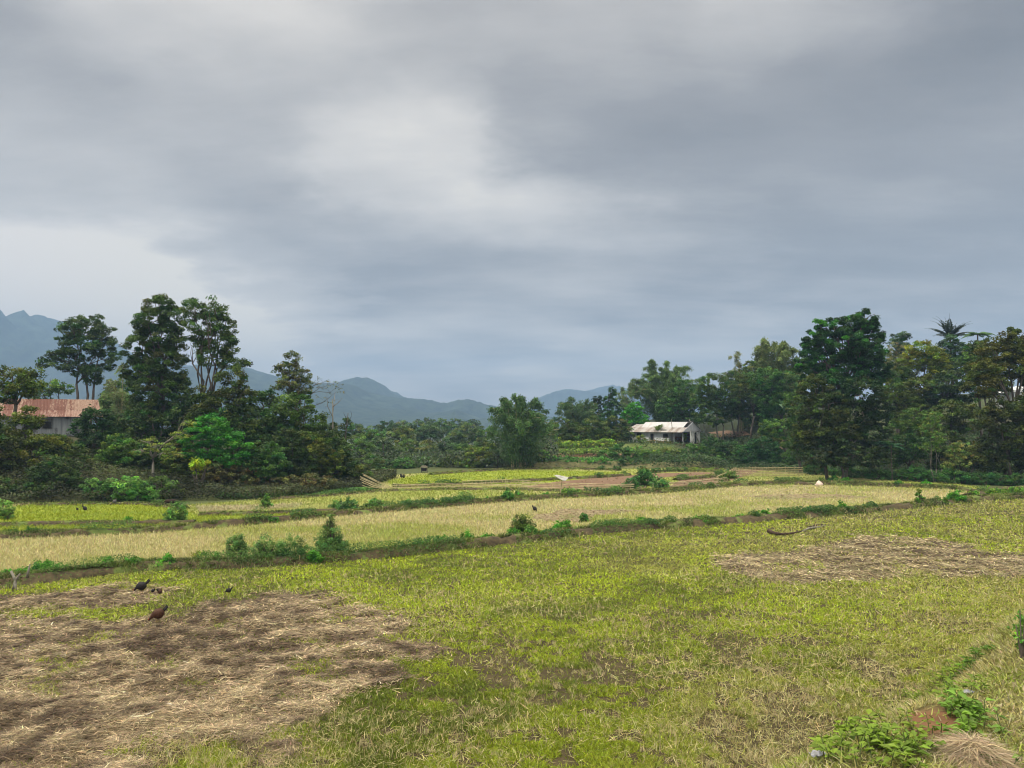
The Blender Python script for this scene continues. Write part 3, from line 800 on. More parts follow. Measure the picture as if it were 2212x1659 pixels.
for i, (lab, lob, D, col) in enumerate([
    ('round dull green bush beside the pale crooked trunk, on its left', [(262,985,34,26),(240,1010,34,26),(285,1015,32,26)], 63, MD),
    ('dark bushes right behind the pale crooked trunk', [(330,1000,36,26),(365,1010,34,26),(310,1030,30,18)], 64, DK),
    ('olive bush between the pale crooked trunk and the bright green tree', [(395,1005,34,28),(380,1035,30,18),(420,1030,26,20)], 62.5, OL),
    ('small yellow bush under the bright green feathery tree', [(432,1002,15,9),(425,1012,12,8)], 59, (.20,.21,.02)),
    ('leafy green bush right of the bright green tree', [(572,990,30,24),(556,1018,32,24),(592,1015,26,24)], 63, (.04,.075,.028)),
    ('tangled dark bush at the middle of the left bank', [(625,985,34,34),(600,1020,34,22),(640,1020,30,22)], 66, DK),
    ('tall olive bush near the right end of the left wood', [(672,985,36,32),(700,1005,34,26),(660,1025,38,18)], 68, OL),
    ('dark bush at the right tip of the left wood', [(722,985,24,28),(740,1010,24,22),(715,1032,36,14)], 70, (.03,.05,.022)),
    ('low bush running out from the tip of the left wood towards the fence', [(762,1025,24,14),(785,1034,16,9),(740,1038,24,9)], 70, (.06,.07,.025)),
    ('dark low bush at the foot of the left bank near the frame edge', [(25,1058,40,16),(70,1062,34,14)], 55.5, (.03,.045,.018)),
    ('low dark green bush left of the sage bushes on the bank foot', [(130,1050,40,20),(170,1062,26,14),(120,1020,40,20)], 56.5, DK),
    ('sage green leafy bush on the bank foot', [(215,1056,28,14),(245,1060,26,14)], 55.5, (.055,.10,.045)),
    ('brighter green leafy bush leaning out over the bright field edge', [(280,1058,28,16),(310,1068,26,12),(262,1074,20,9)], 55, (.07,.13,.045)),
    ('dull green bush right of the brighter one on the bank foot', [(345,1055,26,14),(370,1062,20,10)], 57, (.05,.075,.03)),
    ('dark bush high on the left bank below the rusty house', [(150,1000,30,26),(185,1020,30,22),(120,985,26,26)], 61, (.04,.05,.02)),
    ('brown dry bush on the bank behind the yellow bush', [(470,1025,40,16),(510,1030,36,14),(440,1035,30,12)], 62, BG),
    ('brown dead scrub along the bank right of the middle', [(560,1042,34,10),(620,1044,34,10),(680,1042,34,10)], 62.5, BG)]):
    shrub(lab, D, lob, col=col, group='bushes on the left bank', clump=.55)
shrub('pale sage bush standing in the bright field at the left frame edge', 45, [(5,1098,20,18),(22,1108,10,10),(0,1112,22,12)], col=(.14,.20,.09), leaf=.12, clump=.3, group='shrubs on the paddies')
bare_tree('dead tree with long bare branches reaching right of the slender brownish tree', 77, (655,930), [[(655,930),(658,880),(660,840)], [(658,862),(690,838),(720,830)], [(660,850),(690,846),(712,848),(728,836)], [(658,885),(700,868),(728,845)], [(658,905),(690,908),(715,920),(722,930)], [(662,840),(680,832),(698,826)]], r=.08, twigs=6, leaves=(.22,(.09,.08,.05),.5))
bare_tree('bare forked snag standing before the blue mountain', 82, (719,958), [[(719,958),(719,900),(718,862)], [(718,900),(708,878),(706,850)], [(719,890),(722,866),(724,845)], [(718,880),(730,870),(738,862)]], r=.10, twigs=4, mat=BARKPALE)
bare_tree('shorter bare snag right of the forked one', 84, (744,975), [[(744,975),(748,930),(752,892)], [(748,925),(756,905),(760,897)], [(750,915),(746,900),(742,892)]], r=.08, twigs=4)
tree('small dark round tree behind the bare snags', 86, [(722,925,16,12),(750,915,14,10),(735,942,26,16)], col=(.03,.045,.025), base=735)
undergrowth('undergrowth', 'low bright green creeper strip along the foot of the left bank', 22000,
    lambda n: (lambda x: (x, np.interp(x, [-27,-20,-17,-13,-11], [57.5,59,60.5,64,68]) + rng.normal(size=n) * .7))(rng.uniform(-22, -11.5, n)), .16, (.06, .13, .03), .3)

for i, (lab, lob, D, col) in enumerate([
    ('pale green tree behind, between the airy tree and the tallest tree', [(250,850,28,24),(238,880,34,26),(270,890,30,26)], 90, (.07,.10,.04)),
    ('dark tree behind the blue-black one, left of the tallest tree', [(262,920,32,28),(245,945,34,26),(285,935,28,30)], 74, (.035,.055,.024)),
    ('dense tree at the foot of the tallest tree', [(320,905,36,30),(360,925,38,34),(300,940,30,30),(400,905,24,30)], 70, (.035,.052,.022)),
    ('dark tree behind the bright green feathery one, on its left', [(400,880,36,34),(420,905,34,30),(390,940,34,30)], 71, (.032,.048,.022)),
    ('shady tree behind the bright green feathery one, on its right', [(520,930,38,34),(545,955,36,34),(500,900,34,34)], 67, (.034,.052,.022)),
    ('tree with grey-green leaves just left of the rounded green one', [(590,930,34,30),(570,960,34,30),(610,965,30,28)], 69, (.045,.07,.032)),
    ('dark tree below the rounded green one', [(640,955,40,32),(670,960,34,30),(690,940,26,28)], 69, (.034,.05,.022)),
    ('tree closing the right end of the left wood', [(700,945,28,26),(715,960,26,28),(735,975,24,22)], 73, (.042,.06,.026)),
    ('tree behind the yellow-olive one below the rusty house', [(120,960,30,24),(140,985,34,26),(100,990,30,26)], 66, (.035,.05,.02)),
    ('olive tree top beside the blue-black tree, on its right', [(265,975,26,20),(250,1000,28,24)], 65, (.05,.065,.024))]):
    tree(lab, D, lob, col=col, group='trees of the left wood', clump=.75)
# ================================================================== VALLEY
vt = [(770,925,26,150,0),(800,935,30,120,1),(835,918,26,175,2),(868,930,24,130,3),(900,920,28,190,0),(930,925,26,160,2),(955,912,18,210,1),(985,915,26,230,0),(1010,925,26,200,3),
      (1035,930,22,150,2),(880,955,26,115,1),(920,965,28,112,3),(960,960,26,118,2),(1000,968,26,112,1),(840,965,24,108,0),(815,955,22,112,2),(1040,955,24,120,3),(985,940,24,140,0),(780,960,24,102,1),
      (1130,935,26,180,2),(1195,935,26,170,0),(1020,910,16,260,2),(870,915,18,260,3),(925,908,16,270,0)]
vc = [(.055,.075,.045),(.07,.10,.045),(.045,.065,.045),(.085,.095,.05)]
vn_ = ['grey-green tree in the hazy valley wood below the blue mountain', 'light green tree in the hazy valley wood below the blue mountain', 'dark blue-green tree in the hazy valley wood below the blue mountain', 'pale olive tree in the hazy valley wood below the blue mountain']
for (x, y, r, D, c) in vt:
    lob = [(x, y, r * .6, r * .42), (x - r * .6, y + r * .4, r * .6, r * .45), (x + r * .6, y + r * .35, r * .6, r * .45), (x, y + r * .8, r * .9, r * .5)]
    tree(vn_[c], D, lob, col=vc[c], group=vn_[c].replace('tree in', 'trees in'), base=x, leaf=.26 * D / 110, clump=1.0, dens=2.0)
for (x, y, r, D, lab) in [(790,962,30,104,'large-leaved pale banana plant in the valley left of the middle'), (828,958,26,106,'second pale banana plant, right beside the large-leaved one'), (1084,946,22,118,'drooping palm-like plant left of the first bamboo'), (1075,985,20,100,'pale banana plant among scrub left of the first bamboo')]:
    palm(lab, D, x, y, r, name='banana_plant', n=9, col=(.11,.15,.08), leaflets=False, wid=.09, droop=1.6, cat='banana plant', trunk=.1)
for i, (lab, lob, D, col) in enumerate([
    ('dense green bush on the far paddy edge left of the shelter', [(830,1008,34,14),(870,1005,34,16)], 98, (.05,.09,.04)),
    ('dense green bush between the shelter and the fence tip', [(800,1000,28,18),(780,1018,20,12)], 92, (.06,.08,.035)),
    ('bluish green bush right behind the dark shelter', [(905,1000,30,18),(935,1005,26,14)], 102, (.045,.08,.045)),
    ('olive scrub on the far field edge right of the shelter', [(975,1000,34,16),(1010,998,30,18)], 101, (.08,.095,.035)),
    ('yellow-green scrub sloping up to the first bamboo', [(1035,985,26,24),(1020,1003,34,10),(1055,975,20,20)], 100, (.10,.11,.035))]):
    shrub(lab, D, lob, col=col, group='bushes along the far field edge', clump=.7, leaf=.25)

# ================================================================== RIGHT SIDE
bamboo('large dark feathery bamboo at the middle of the far field edge', 97, 1035, 1205, 838, col=(.055,.10,.042), n=52, dens=1.25, tops=(.85,1,.8))
bamboo('hazy green bamboo right behind the first large bamboo', 128, 1195, 1300, 846, col=(.06,.10,.05), n=34, dens=1.1)
tree('brown-green tree at the feet of the hazy bamboo', 118, [(1215,925,30,24),(1250,935,36,22),(1285,925,26,24)], col=(.055,.07,.03))
tree('narrow dark pointed tree in the gap left of the great bamboo', 124, [(1322,848,9,12),(1316,868,14,16),(1325,885,20,18),(1318,905,24,18)], name='conifer', col=(.03,.06,.035), base=1318, clump=.6)
tree('tiny near-black tree top left of the narrow pointed tree', 135, [(1290,860,10,6),(1292,872,14,10),(1290,895,16,18)], name='conifer', col=(.018,.03,.022), base=1291, clump=.5)
tree('small vivid green tree below the great bamboo', 131, [(1370,882,18,14),(1362,898,22,16),(1382,906,20,16),(1368,920,24,14)], col=(.045,.15,.025), base=1370, clump=.6)
tree('dull twiggy tree left of the vivid green one', 122, [(1330,920,26,20),(1345,935,26,14),(1310,935,24,14)], col=(.06,.07,.035), base=1330)
bamboo('great feathery bamboo rising behind the white house', 140, 1355, 1520, 775, col=(.075,.12,.045), n=60, dens=1.3)
tree('dark leafy tree between the great bamboo and the white roof', 134, [(1475,850,34,28),(1500,880,30,28),(1450,880,34,28),(1480,905,36,16)], col=(.045,.08,.03), base=1490, clump=.8)
bamboo('pale thin bamboo in the background left of the great bamboo', 140, 1325, 1400, 822, col=(.10,.14,.065), n=18, dens=.7)
tree('grove tree with thin pale trunk overhanging the right of the white roof', 122, [(1540,830,36,24),(1525,860,34,26),(1560,870,36,26),(1540,900,40,20)], col=(.05,.075,.03), base=1556, trunk=.12, fork=.3, stems=2, bark=BARKPALE)
tree('grove tree with straight pale trunk right of the white house', 124, [(1590,820,34,24),(1610,850,36,28),(1585,880,40,26),(1620,895,34,24)], col=(.048,.072,.03), base=1592, trunk=.13, fork=.3, stems=2, bark=BARKPALE)
tree('yellowish tree behind the right of the grove', 128, [(1645,870,30,26),(1660,900,34,24),(1635,920,34,20)], col=(.08,.09,.03), base=1648, trunk=.13, bark=BARKPALE)
bamboo('tall bamboo with brown-green plume on the skyline right of the grove', 122, 1585, 1760, 712, col=(.095,.12,.048), n=56, dens=1.2, tops=(.75,1,.85))
bamboo('sparse leaning bamboo against the sky left of the tall bamboo', 124, 1560, 1650, 752, col=(.12,.13,.09), n=9, dens=.45)
tree('deep green tree filling the foot of the tall bamboo', 112, [(1655,820,40,26),(1700,830,36,32),(1670,860,44,30),(1710,875,34,34),(1680,900,40,26)], col=(.04,.08,.035), base=1690)
tree('massive dark tree with bright green young leaves at its top, tallest on the right', 80,
     [(1868,690,26,22),(1840,705,30,22),(1800,708,26,22),(1772,705,14,16),(1755,738,20,24),(1884,725,24,34),(1820,745,50,34),(1865,765,42,36),(1775,780,38,32),(1830,800,58,34),(1890,800,34,34),(1752,755,20,24),(1800,840,50,34),(1735,790,18,24)],
     col=(.018,.042,.02), base=1826, trunk=.32, fork=.34, clump=.8, dens=4.6, tips=((.06,.24,.025), .15), cvar=.35)
tree('dark olive tree in front of the massive tree, its lower left half', 77, [(1760,840,34,30),(1740,880,24,34),(1790,880,50,38),(1765,930,46,38),(1810,935,44,34),(1740,950,26,30)], col=(.038,.046,.017), base=1785, clump=.75)
tree('near-black tree in front of the massive tree, its lower right half', 78, [(1860,850,50,34),(1895,890,34,34),(1850,900,48,36),(1885,940,36,34),(1840,950,40,30)], col=(.022,.034,.018), base=1826, trunk=.16, fork=.3, bark=BARKPALE, clump=.75)
tree('shadowy tangled tree at the foot of the massive tree', 76, [(1770,985,44,24),(1830,985,44,26),(1880,985,36,24),(1800,960,40,24)], col=(.026,.034,.018), base=1820, clump=.6, dens=2.2, twig=3)
tree('leafless grey twiggy tree on the skyline right of the massive tree', 102, [(1938,765,26,26),(1930,800,26,26),(1950,790,20,24)], name='bare_tree', col=(.12,.105,.085), base=1938, dens=.8, twig=8, clump=.5, leaf=.2)
tree('dark tree top behind the leafless grey tree', 112, [(1944,728,20,10),(1944,745,22,16),(1940,780,26,26)], col=(.03,.05,.028), base=1945)
tree('yellow-green tree on the skyline left of the palm', 98, [(1990,752,30,18),(2015,770,28,20),(1975,780,30,22),(2000,800,42,26),(2030,800,20,26)], col=(.11,.115,.018), base=1998, cvar=.3)
palm('dark feathered palm standing highest on the right skyline', 108, 2052, 730, 46, n=26, col=(.03,.045,.035), wid=.17, el=(.45, 1.5), droop=1.15)
tree('dark green round tree under the palm', 102, [(2052,742,22,16),(2065,765,34,26),(2038,785,30,28),(2080,795,30,26)], col=(.025,.05,.03), base=2055)
palm('flat-topped light green tree fern right of the palm', 96, 2112, 722, 32, name='tree_fern', n=15, col=(.06,.14,.035), leaflets=True, wid=.2, droop=1.3, cat='tree fern', el=(.1,.6), trunk=.1)
tree('big brown-olive tree at the right frame edge with a gap in its leaves', 74, [(2200,735,44,26),(2225,760,44,34),(2150,765,36,24),(2185,790,44,24),(2130,800,34,26),(2235,820,30,30),(2120,835,36,24)], col=(.06,.058,.018), base=2196, trunk=.22, fork=.4, dens=3.6)
tree('olive tree below the gap at the right frame edge', 72, [(2170,885,40,22),(2205,900,40,30),(2140,905,34,26),(2190,940,48,30),(2230,880,30,40)], col=(.042,.046,.017), base=2180)
for i, (lab, lob, D, col) in enumerate([
    ('mid green tree right of the massive tree at half its height', [(1935,850,30,26),(1960,880,34,26),(1925,885,26,26)], 92, (.06,.075,.024)),
    ('olive crown below the yellow-green skyline tree', [(1985,840,36,24),(2010,860,36,26),(1990,885,40,24)], 94, (.055,.062,.022)),
    ('dark green spreading tree below the palm', [(2060,825,40,24),(2035,850,34,24),(2080,850,34,24)], 92, (.032,.05,.024)),
    ('olive tree filling the skyline between the tree fern and the right edge tree', [(2130,752,30,20),(2160,800,36,26),(2120,800,34,26),(2150,835,34,24)], 86, (.05,.055,.018)),
    ('green tree right behind the foot of the massive tree, on its left', [(1725,900,32,28),(1735,935,30,28),(1715,960,28,26)], 90, (.045,.07,.026)),
    ('pale olive tree between the grove and the tall bamboo', [(1620,800,22,20),(1605,835,28,26),(1640,850,28,26)], 117, (.06,.075,.03)),
    ('bushy tree at the foot of the tall bamboo, before the massive tree', [(1690,925,34,20),(1720,870,26,26),(1665,925,26,18)], 100, (.055,.085,.03)),
    ('leafy tree directly under the tree fern', [(2110,755,26,18),(2100,785,36,26),(2125,775,26,24)], 95, (.05,.075,.025)),
    ('green tree below the leafless grey tree', [(1935,815,34,26),(1955,835,34,26),(1920,840,26,28)], 98, (.05,.07,.026)),
    ('olive green tree in the middle of the right wood', [(2055,890,40,26),(2090,905,40,30),(2040,920,36,26)], 84, (.05,.06,.02)),
    ('light leafy tree left of the middle of the right wood', [(1972,905,34,22),(1945,930,32,26),(1985,935,32,26)], 84, (.06,.085,.03)),
    ('round green tree with layered crown low in the right wood', [(1955,960,36,22),(1990,970,36,24),(1930,985,34,22)], 79, (.04,.07,.03)),
    ('shady tree low in the right wood beside the sapling', [(2050,960,36,26),(2080,985,38,26),(2045,1000,36,20)], 78, (.036,.046,.02)),
    ('dark tree low at the right frame edge', [(2150,960,40,28),(2120,990,40,28),(2180,995,44,30),(2225,975,34,44)], 73, (.034,.04,.017))]):
    tree(lab, D, lob, col=col, group='trees of the right wood', clump=.75)
tree('slender sapling with pale stems and light leaves in front of the right wood', 74, [(2016,900,18,12),(2010,925,24,16),(2025,945,20,16),(2012,965,20,12)], name='sapling', col=(.085,.12,.045), base=2018, trunk=.05, fork=.2, stems=3, bark=BARKPALE, dens=1.1, clump=.45, leaf=.2)
shrub('pale-leaved bush right of the slender sapling', 73, [(2075,975,30,20),(2100,990,26,18),(2070,1005,30,16)], col=(.13,.13,.07), leaf=.26, clump=.5, group='bushes before the right wood')
palm('bright fern-like plant low in the dark of the right wood', 76, 1925, 962, 28, name='fern_plant', n=10, col=(.04,.12,.05), wid=.2, droop=1.4, cat='fern', el=(.0,.7), trunk=.05)
palm('pale tall banana plant below the tall bamboo', 104, 1697, 892, 28, name='banana_plant', n=10, col=(.09,.17,.08), leaflets=False, wid=.13, droop=.9, cat='banana plant', trunk=.1, el=(.8,1.45))
for i, (lab, lob, D, col) in enumerate([
    ('round blue-green hedge bush beneath the massive tree', [(1760,1012,26,12),(1790,1018,24,10)], 85, (.035,.07,.032)),
    ('leafy hedge bush right of the massive tree foot', [(1835,1022,26,12),(1865,1026,24,11)], 80, (.045,.085,.035)),
    ('hedge bush in the middle of the row before the right wood', [(1900,1026,28,12),(1930,1028,26,12)], 77, (.05,.09,.04)),
    ('blue-green hedge bush in front of the slender sapling', [(1975,1022,30,15),(2010,1028,28,14)], 75, (.035,.075,.035)),
    ('broad blue-green hedge bush right of the sapling', [(2055,1028,32,14),(2090,1034,28,12)], 72, (.04,.085,.04)),
    ('hedge bush before the dark tree at the right', [(2125,1034,28,13),(2160,1036,26,12)], 71, (.035,.07,.035)),
    ('last hedge bush at the right frame edge', [(2195,1036,28,14),(2235,1036,28,14)], 70, (.04,.075,.032))]):
    shrub(lab, D, lob, col=col, group='bushes before the right wood', clump=.5, leaf=.2)
# slope below the house
for i, (lab, lob, D, col) in enumerate([
    ('bush at the left foot of the white house slope', [(1310,985,24,16),(1335,975,26,18)], 104, (.045,.085,.035)),
    ('light green bush under the left corner of the white house', [(1375,978,28,14),(1400,985,26,14)], 104, (.07,.11,.04)),
    ('dark bush at the foot of the white house slope', [(1360,998,28,12),(1395,1000,28,10)], 101, (.03,.06,.026)),
    ('yellowish bush under the banana plant', [(1440,980,30,12),(1425,990,30,12)], 104, (.08,.10,.035)),
    ('green bush in the middle of the white house slope', [(1445,1000,32,11),(1480,994,28,13)], 101, (.04,.08,.032)),
    ('green bush under the right corner of the white house', [(1500,975,30,16),(1530,985,30,16)], 105, (.045,.08,.03)),
    ('dark round bush right of the white house', [(1545,962,32,16),(1575,970,26,18)], 106, (.025,.05,.024)),
    ('dark low bush on the slope right of the white house', [(1540,998,34,12),(1580,998,30,13)], 100, (.03,.055,.028)),
    ('large dark dome-shaped bush before the orchard', [(1650,965,34,22),(1675,985,28,22),(1625,985,32,22),(1650,998,40,14)], 99, (.022,.055,.028)),
    ('olive bush behind the large dome-shaped bush', [(1665,942,22,12),(1690,955,22,14)], 108, (.085,.09,.03)),
    ('leafy bush right of the large dome-shaped bush', [(1715,985,28,18),(1700,1002,28,10),(1740,1000,20,14)], 97, (.05,.085,.035)),
    ('small bush on the rise left of the dome-shaped bush', [(1600,975,20,16),(1590,1000,24,10)], 103, (.04,.075,.028))]):
    shrub(lab, D, lob, col=col, group='bushes on the slope below the house', clump=.6, leaf=.25)
# crops on the terraces left of the house
shrub('upper row of yellow-green crop plants left of the white house', 122, [(1215,950,22,8),(1250,946,22,8),(1285,943,22,9),(1320,941,22,9),(1348,940,14,9)], name='crop_row', cat='crop row', col=(.17,.20,.04), clump=.5, group='crop rows on the terraces')
shrub('second row of crop plants below the upper row', 114, [(1200,962,20,8),(1235,960,22,8),(1275,958,22,9),(1310,957,20,9)], name='crop_row', cat='crop row', col=(.14,.17,.04), clump=.5, group='crop rows on the terraces')
shrub('grassy strip of low plants on the middle terrace', 108, [(1240,975,34,6),(1290,973,30,6)], name='crop_row', cat='crop row', col=(.12,.15,.05), clump=.4, group='crop rows on the terraces')
shrub('bed of fresh green crop plants on the lowest terrace', 101, [(1180,992,26,10),(1215,994,30,9),(1255,996,30,8),(1295,996,26,8)], name='crop_row', cat='crop row', col=(.075,.16,.055), clump=.45, group='crop rows on the terraces')
shrub('rounded light green bush at the left end of the terraces', 100, [(1165,985,22,14),(1150,1000,20,8)], col=(.09,.14,.045), clump=.5, group='bushes along the far field edge')
shrub('olive grassy mound between the ploughed beds', 94, [(1500,1014,20,4),(1540,1015,26,4)], name='grassy_mound', cat='mound', col=(.12,.14,.035), clump=.3, leaf=.15)
bm_ = MB()
for i in range(9):
    p = np.array([*gp(1425 + i * 9.5, 1011), 0]); bm_.tube([p, p + np.array([rng.uniform(.1,.5), 0, rng.uniform(.5, .95)])], .03, 4)
o = bm_.build('slanting_stakes', BAMBOO); tag(o, 'short pale stakes leaning at the foot of the terraces', 'stakes', kind='stuff')

# ================================================================== SHRUBS ON THE BUNDS
SG, LF = (.075, .12, .058), (.05, .135, .018)
bs = [(95,1248,48,17,LF,'largest dark leafy clump on the near bund at the left'),(30,1250,26,10,LF,'leafy clump by the pale forked stump at the left frame edge'),(232,1232,15,13,LF,'small leafy clump right of the largest one on the near bund'),(290,1230,24,14,LF,'low leafy clump between two small clumps on the near bund'),
      (362,1228,20,13,LF,'leafy clump left of the lone round one on the near bund'),(410,1228,14,5,LF,'flat leafy patch on the near bund left of the sage clump'),(458,1222,19,13,LF,'lone round leafy clump on the near bund'),(430,1206,14,8,(.10,.11,.03),'olive tuft on the edge of the stubble'),
      (512,1212,24,30,SG,'first tall sage bush of the big clump on the near bund'),(578,1216,36,28,SG,'widest sage bush in the big clump on the near bund'),(632,1214,30,26,SG,'twiggy sage bush in the middle of the big clump'),
      (715,1205,40,30,(.06,.10,.05),'broad base bush of the pyramid shaped shrub'),(680,1218,17,14,LF,'small leafy bush before the pyramid shaped shrub'),
      (905,1188,22,9,LF,'left end of the long low leafy strip on the near bund'),(945,1184,26,12,LF,'middle of the long low leafy strip on the near bund'),(1012,1178,19,14,LF,'round leafy clump right of the long strip'),(1055,1172,14,9,LF,'little leafy clump between two larger ones'),
      (1108,1166,18,11,LF,'low leafy skirt left of the dark upright bush'),(1128,1160,24,26,(.05,.075,.022),'dark upright bush in the middle of the near bund'),(1150,1166,22,14,(.05,.10,.022),'leafy skirt of the dark upright bush, on its right'),
      (1217,1155,24,15,LF,'rounded leafy clump right of the dark upright bush'),(1320,1143,22,8,LF,'low leafy clump before the right straw patch'),(1385,1139,20,10,LF,'leafy clump at the end of the low ones, mid right'),
      (1262,1128,8,10,(.06,.12,.04),'single small bush in the stubble by the pale straw'),(1515,1133,26,9,(.07,.12,.03),'spreading low plant on the near bund, mid right'),(1480,1136,14,5,(.09,.11,.03),'tiny tuft on the bund, mid right'),
      (1650,1119,18,9,LF,'dark leafy clump above the fallen log'),(1595,1122,10,6,LF,'tiny leafy clump left of the one above the log'),(1745,1112,13,8,LF,'flat clump on the bund right of the log'),(1820,1108,9,12,LF,'narrow upright plant on the near bund'),
      (1986,1094,10,17,(.09,.14,.03),'upright yellow-green plant near the right end of the bund'),(2035,1090,16,8,(.09,.14,.03),'low yellow-green plant near the right end of the bund'),(2065,1086,20,13,LF,'round plant near the right end of the bund'),(2105,1078,16,9,(.10,.15,.03),'small yellow-green plant where the bunds meet'),(2150,1072,24,9,(.09,.14,.025),'spreading yellow-green plant where the bunds meet'),(2195,1068,22,8,(.08,.13,.025),'yellow-green plant at the right frame edge on the bund'),
      # second bund
      (25,1160,16,9,(.05,.09,.02),'dark tuft at the left end of the second bund'),(72,1158,22,9,(.05,.09,.02),'dark wide tuft near the left end of the second bund'),(380,1130,24,22,(.09,.13,.06),'pale sage shrub alone on the bright paddy'),(278,1128,8,5,LF,'tiny plant on the bright paddy edge'),
      (575,1098,10,15,(.06,.11,.04),'narrow upright tuft in the far paddy'),(590,1130,14,6,LF,'small leafy patch on the second bund'),(752,1108,26,15,(.055,.10,.05),'rounded dark sage bush on the second bund'),(728,1100,18,9,SG,'small sage bush just left of the rounded dark one'),(812,1102,24,12,(.08,.12,.06),'wide sage bush on the second bund'),
      (878,1098,20,8,(.055,.11,.03),'low green bush left of the sage row on the second bund'),(925,1094,24,9,SG,'left bush of the sage row on the second bund'),(965,1092,22,8,SG,'middle bush of the sage row on the second bund'),(1005,1088,24,12,SG,'right bush of the sage row on the second bund'),
      (1055,1084,12,5,LF,'small tuft right of the sage row'),(1097,1084,13,14,(.05,.11,.035),'leafy bush on the second bund before the scarecrow'),(1118,1078,14,9,(.08,.12,.05),'pale bush just behind the leafy one before the scarecrow'),(1178,1074,10,5,LF,'tiny tuft left of the scarecrow pole'),(1235,1068,24,7,(.08,.13,.04),'grassy tuft at the foot of the scarecrow pole'),
      (1325,1064,16,7,(.06,.11,.035),'low bush right of the scarecrow'),(1362,1056,17,12,(.045,.10,.045),'left bush of the clump by the ploughed bed'),(1392,1050,24,19,(.04,.09,.04),'tall middle bush of the clump by the ploughed bed'),(1425,1056,20,12,(.055,.11,.05),'right bush of the clump by the ploughed bed'),(1392,1030,14,12,(.12,.12,.06),'dry brownish top behind the tall middle bush'),
      (1560,1040,14,7,(.08,.10,.04),'bush at the corner of the ploughed bed'),(1578,1034,14,8,(.08,.11,.04),'bush at the foot of the diagonal bamboo rail'),(1690,1044,7,4,(.05,.09,.02),'tiny dark tuft on the far right bund'),(1800,1040,10,7,(.05,.11,.03),'small bush on the far right bund near the hedge'),(1828,1042,12,5,LF,'low plant on the far right bund'),(2000,1050,10,6,LF,'plant on the far right bund below the sapling'),(1940,1048,9,5,LF,'small plant on the far right bund below the fern')]
for (x, yb, rx, ry, col, lab) in bs:
    P0 = gp(x, yb)
    D = float(P0[1])
    sage = col == SG or ry > 22
    lf = max(.085, .0025 * D) if not sage else max(.09, .0026 * D)
    lob = [(x, yb - ry * 1.05, rx * .75, ry * .95), (x - rx * .5, yb - ry * .65, rx * .55, ry * .65), (x + rx * .5, yb - ry * .7, rx * .55, ry * .7)]
    shrub(lab, D, lob, col=col, leaf=lf, clump=.26 if not sage else .3, dens=2.4 if not sage else 1.6, group='plants on the bunds', name='bund_plant', cat='plant', aspect=.6 if not sage else .3, flat=1.0, loose=.6)
shrub('pyramid shaped sage shrub, tallest plant on the near bund', float(gp(713,1205)[1]) + .3, [(713,1122,7,14),(713,1145,14,18),(712,1170,24,22),(720,1190,34,18)], col=(.075,.11,.055), leaf=.08, clump=.28, dens=1.5, group='plants on the bunds', name='bund_plant', cat='plant', aspect=.35)
shrub('dry brown spike beside the dark upright bush', float(gp(1135,1160)[1]) + .3, [(1132,1122,7,12),(1115,1138,14,14)], col=(.10,.07,.05), leaf=.07, clump=.22, dens=1.0, group='plants on the bunds', name='bund_plant', cat='plant', aspect=.35)

# broadleaf weeds on the roadside bank
def weed(x, y, r, label, n=16, col=(.10,.21,.035), leaf=.10):
    p = hit(x, y); org = tuple(p)
    root = empty('broadleaf_weed', org, label, 'weed', 'weeds on the roadside bank')
    mm = MB(); V, Fs, cl = [], [], []
    col = (col[0] * 1.45, col[1] * 1.15, col[2] * .6); leaf *= .72; n = int(n * 1.9)
    for s_ in range(max(4, n // 3)):
        a = rng.uniform(0, 6.28); rr = r * rng.random() ** .5
        b = p + np.array([math.cos(a) * rr, math.sin(a) * rr, 0]); b[2] = float(T(b[0], b[1]))
        hh = rng.uniform(.04, .17)
        top = b + np.array([rng.normal() * .04, rng.normal() * .04, hh])
        mm.tube([b, (b + top) / 2 + rng.normal(size=3) * .01, top], [.005, .004, .003], 4, (.12, .16, .05))
        for k in range(rng.integers(4, 8)):
            t_ = rng.uniform(.35, 1); c0 = b + (top - b) * t_; az = k * 2.4 + rng.uniform(0, 1); el = rng.uniform(-.1, .6)
            d = np.array([math.cos(az) * math.cos(el), math.sin(az) * math.cos(el), math.sin(el)]); sd = np.array([-math.sin(az), math.cos(az), 0])
            L = leaf * rng.uniform(.4, 1.5); w = L * .3; dn = np.array([0, 0, -1.0])
            q = [c0 + d * L * .12, c0 + d * L * .45 + sd * w - dn * .012, c0 + d * L * .8 + sd * w * .7 + dn * L * .06, c0 + d * L * 1.15 + dn * L * .22, c0 + d * L * .8 - sd * w * .7 + dn * L * .06, c0 + d * L * .45 - sd * w - dn * .012]
            b_ = len(V); V += q; Fs += [(b_, b_ + 1, b_ + 2, b_ + 3), (b_, b_ + 3, b_ + 4, b_ + 5)]
            cl += [np.array(col) * math.exp(rng.normal() * .22) * np.array([1, 1, 1 + rng.normal() * .1])] * 6
    raw_mesh('leaves', np.array(V) - p, Fs, LEAF, root, np.array(cl))
    mm.build('stems', LEAF, root, False, p)
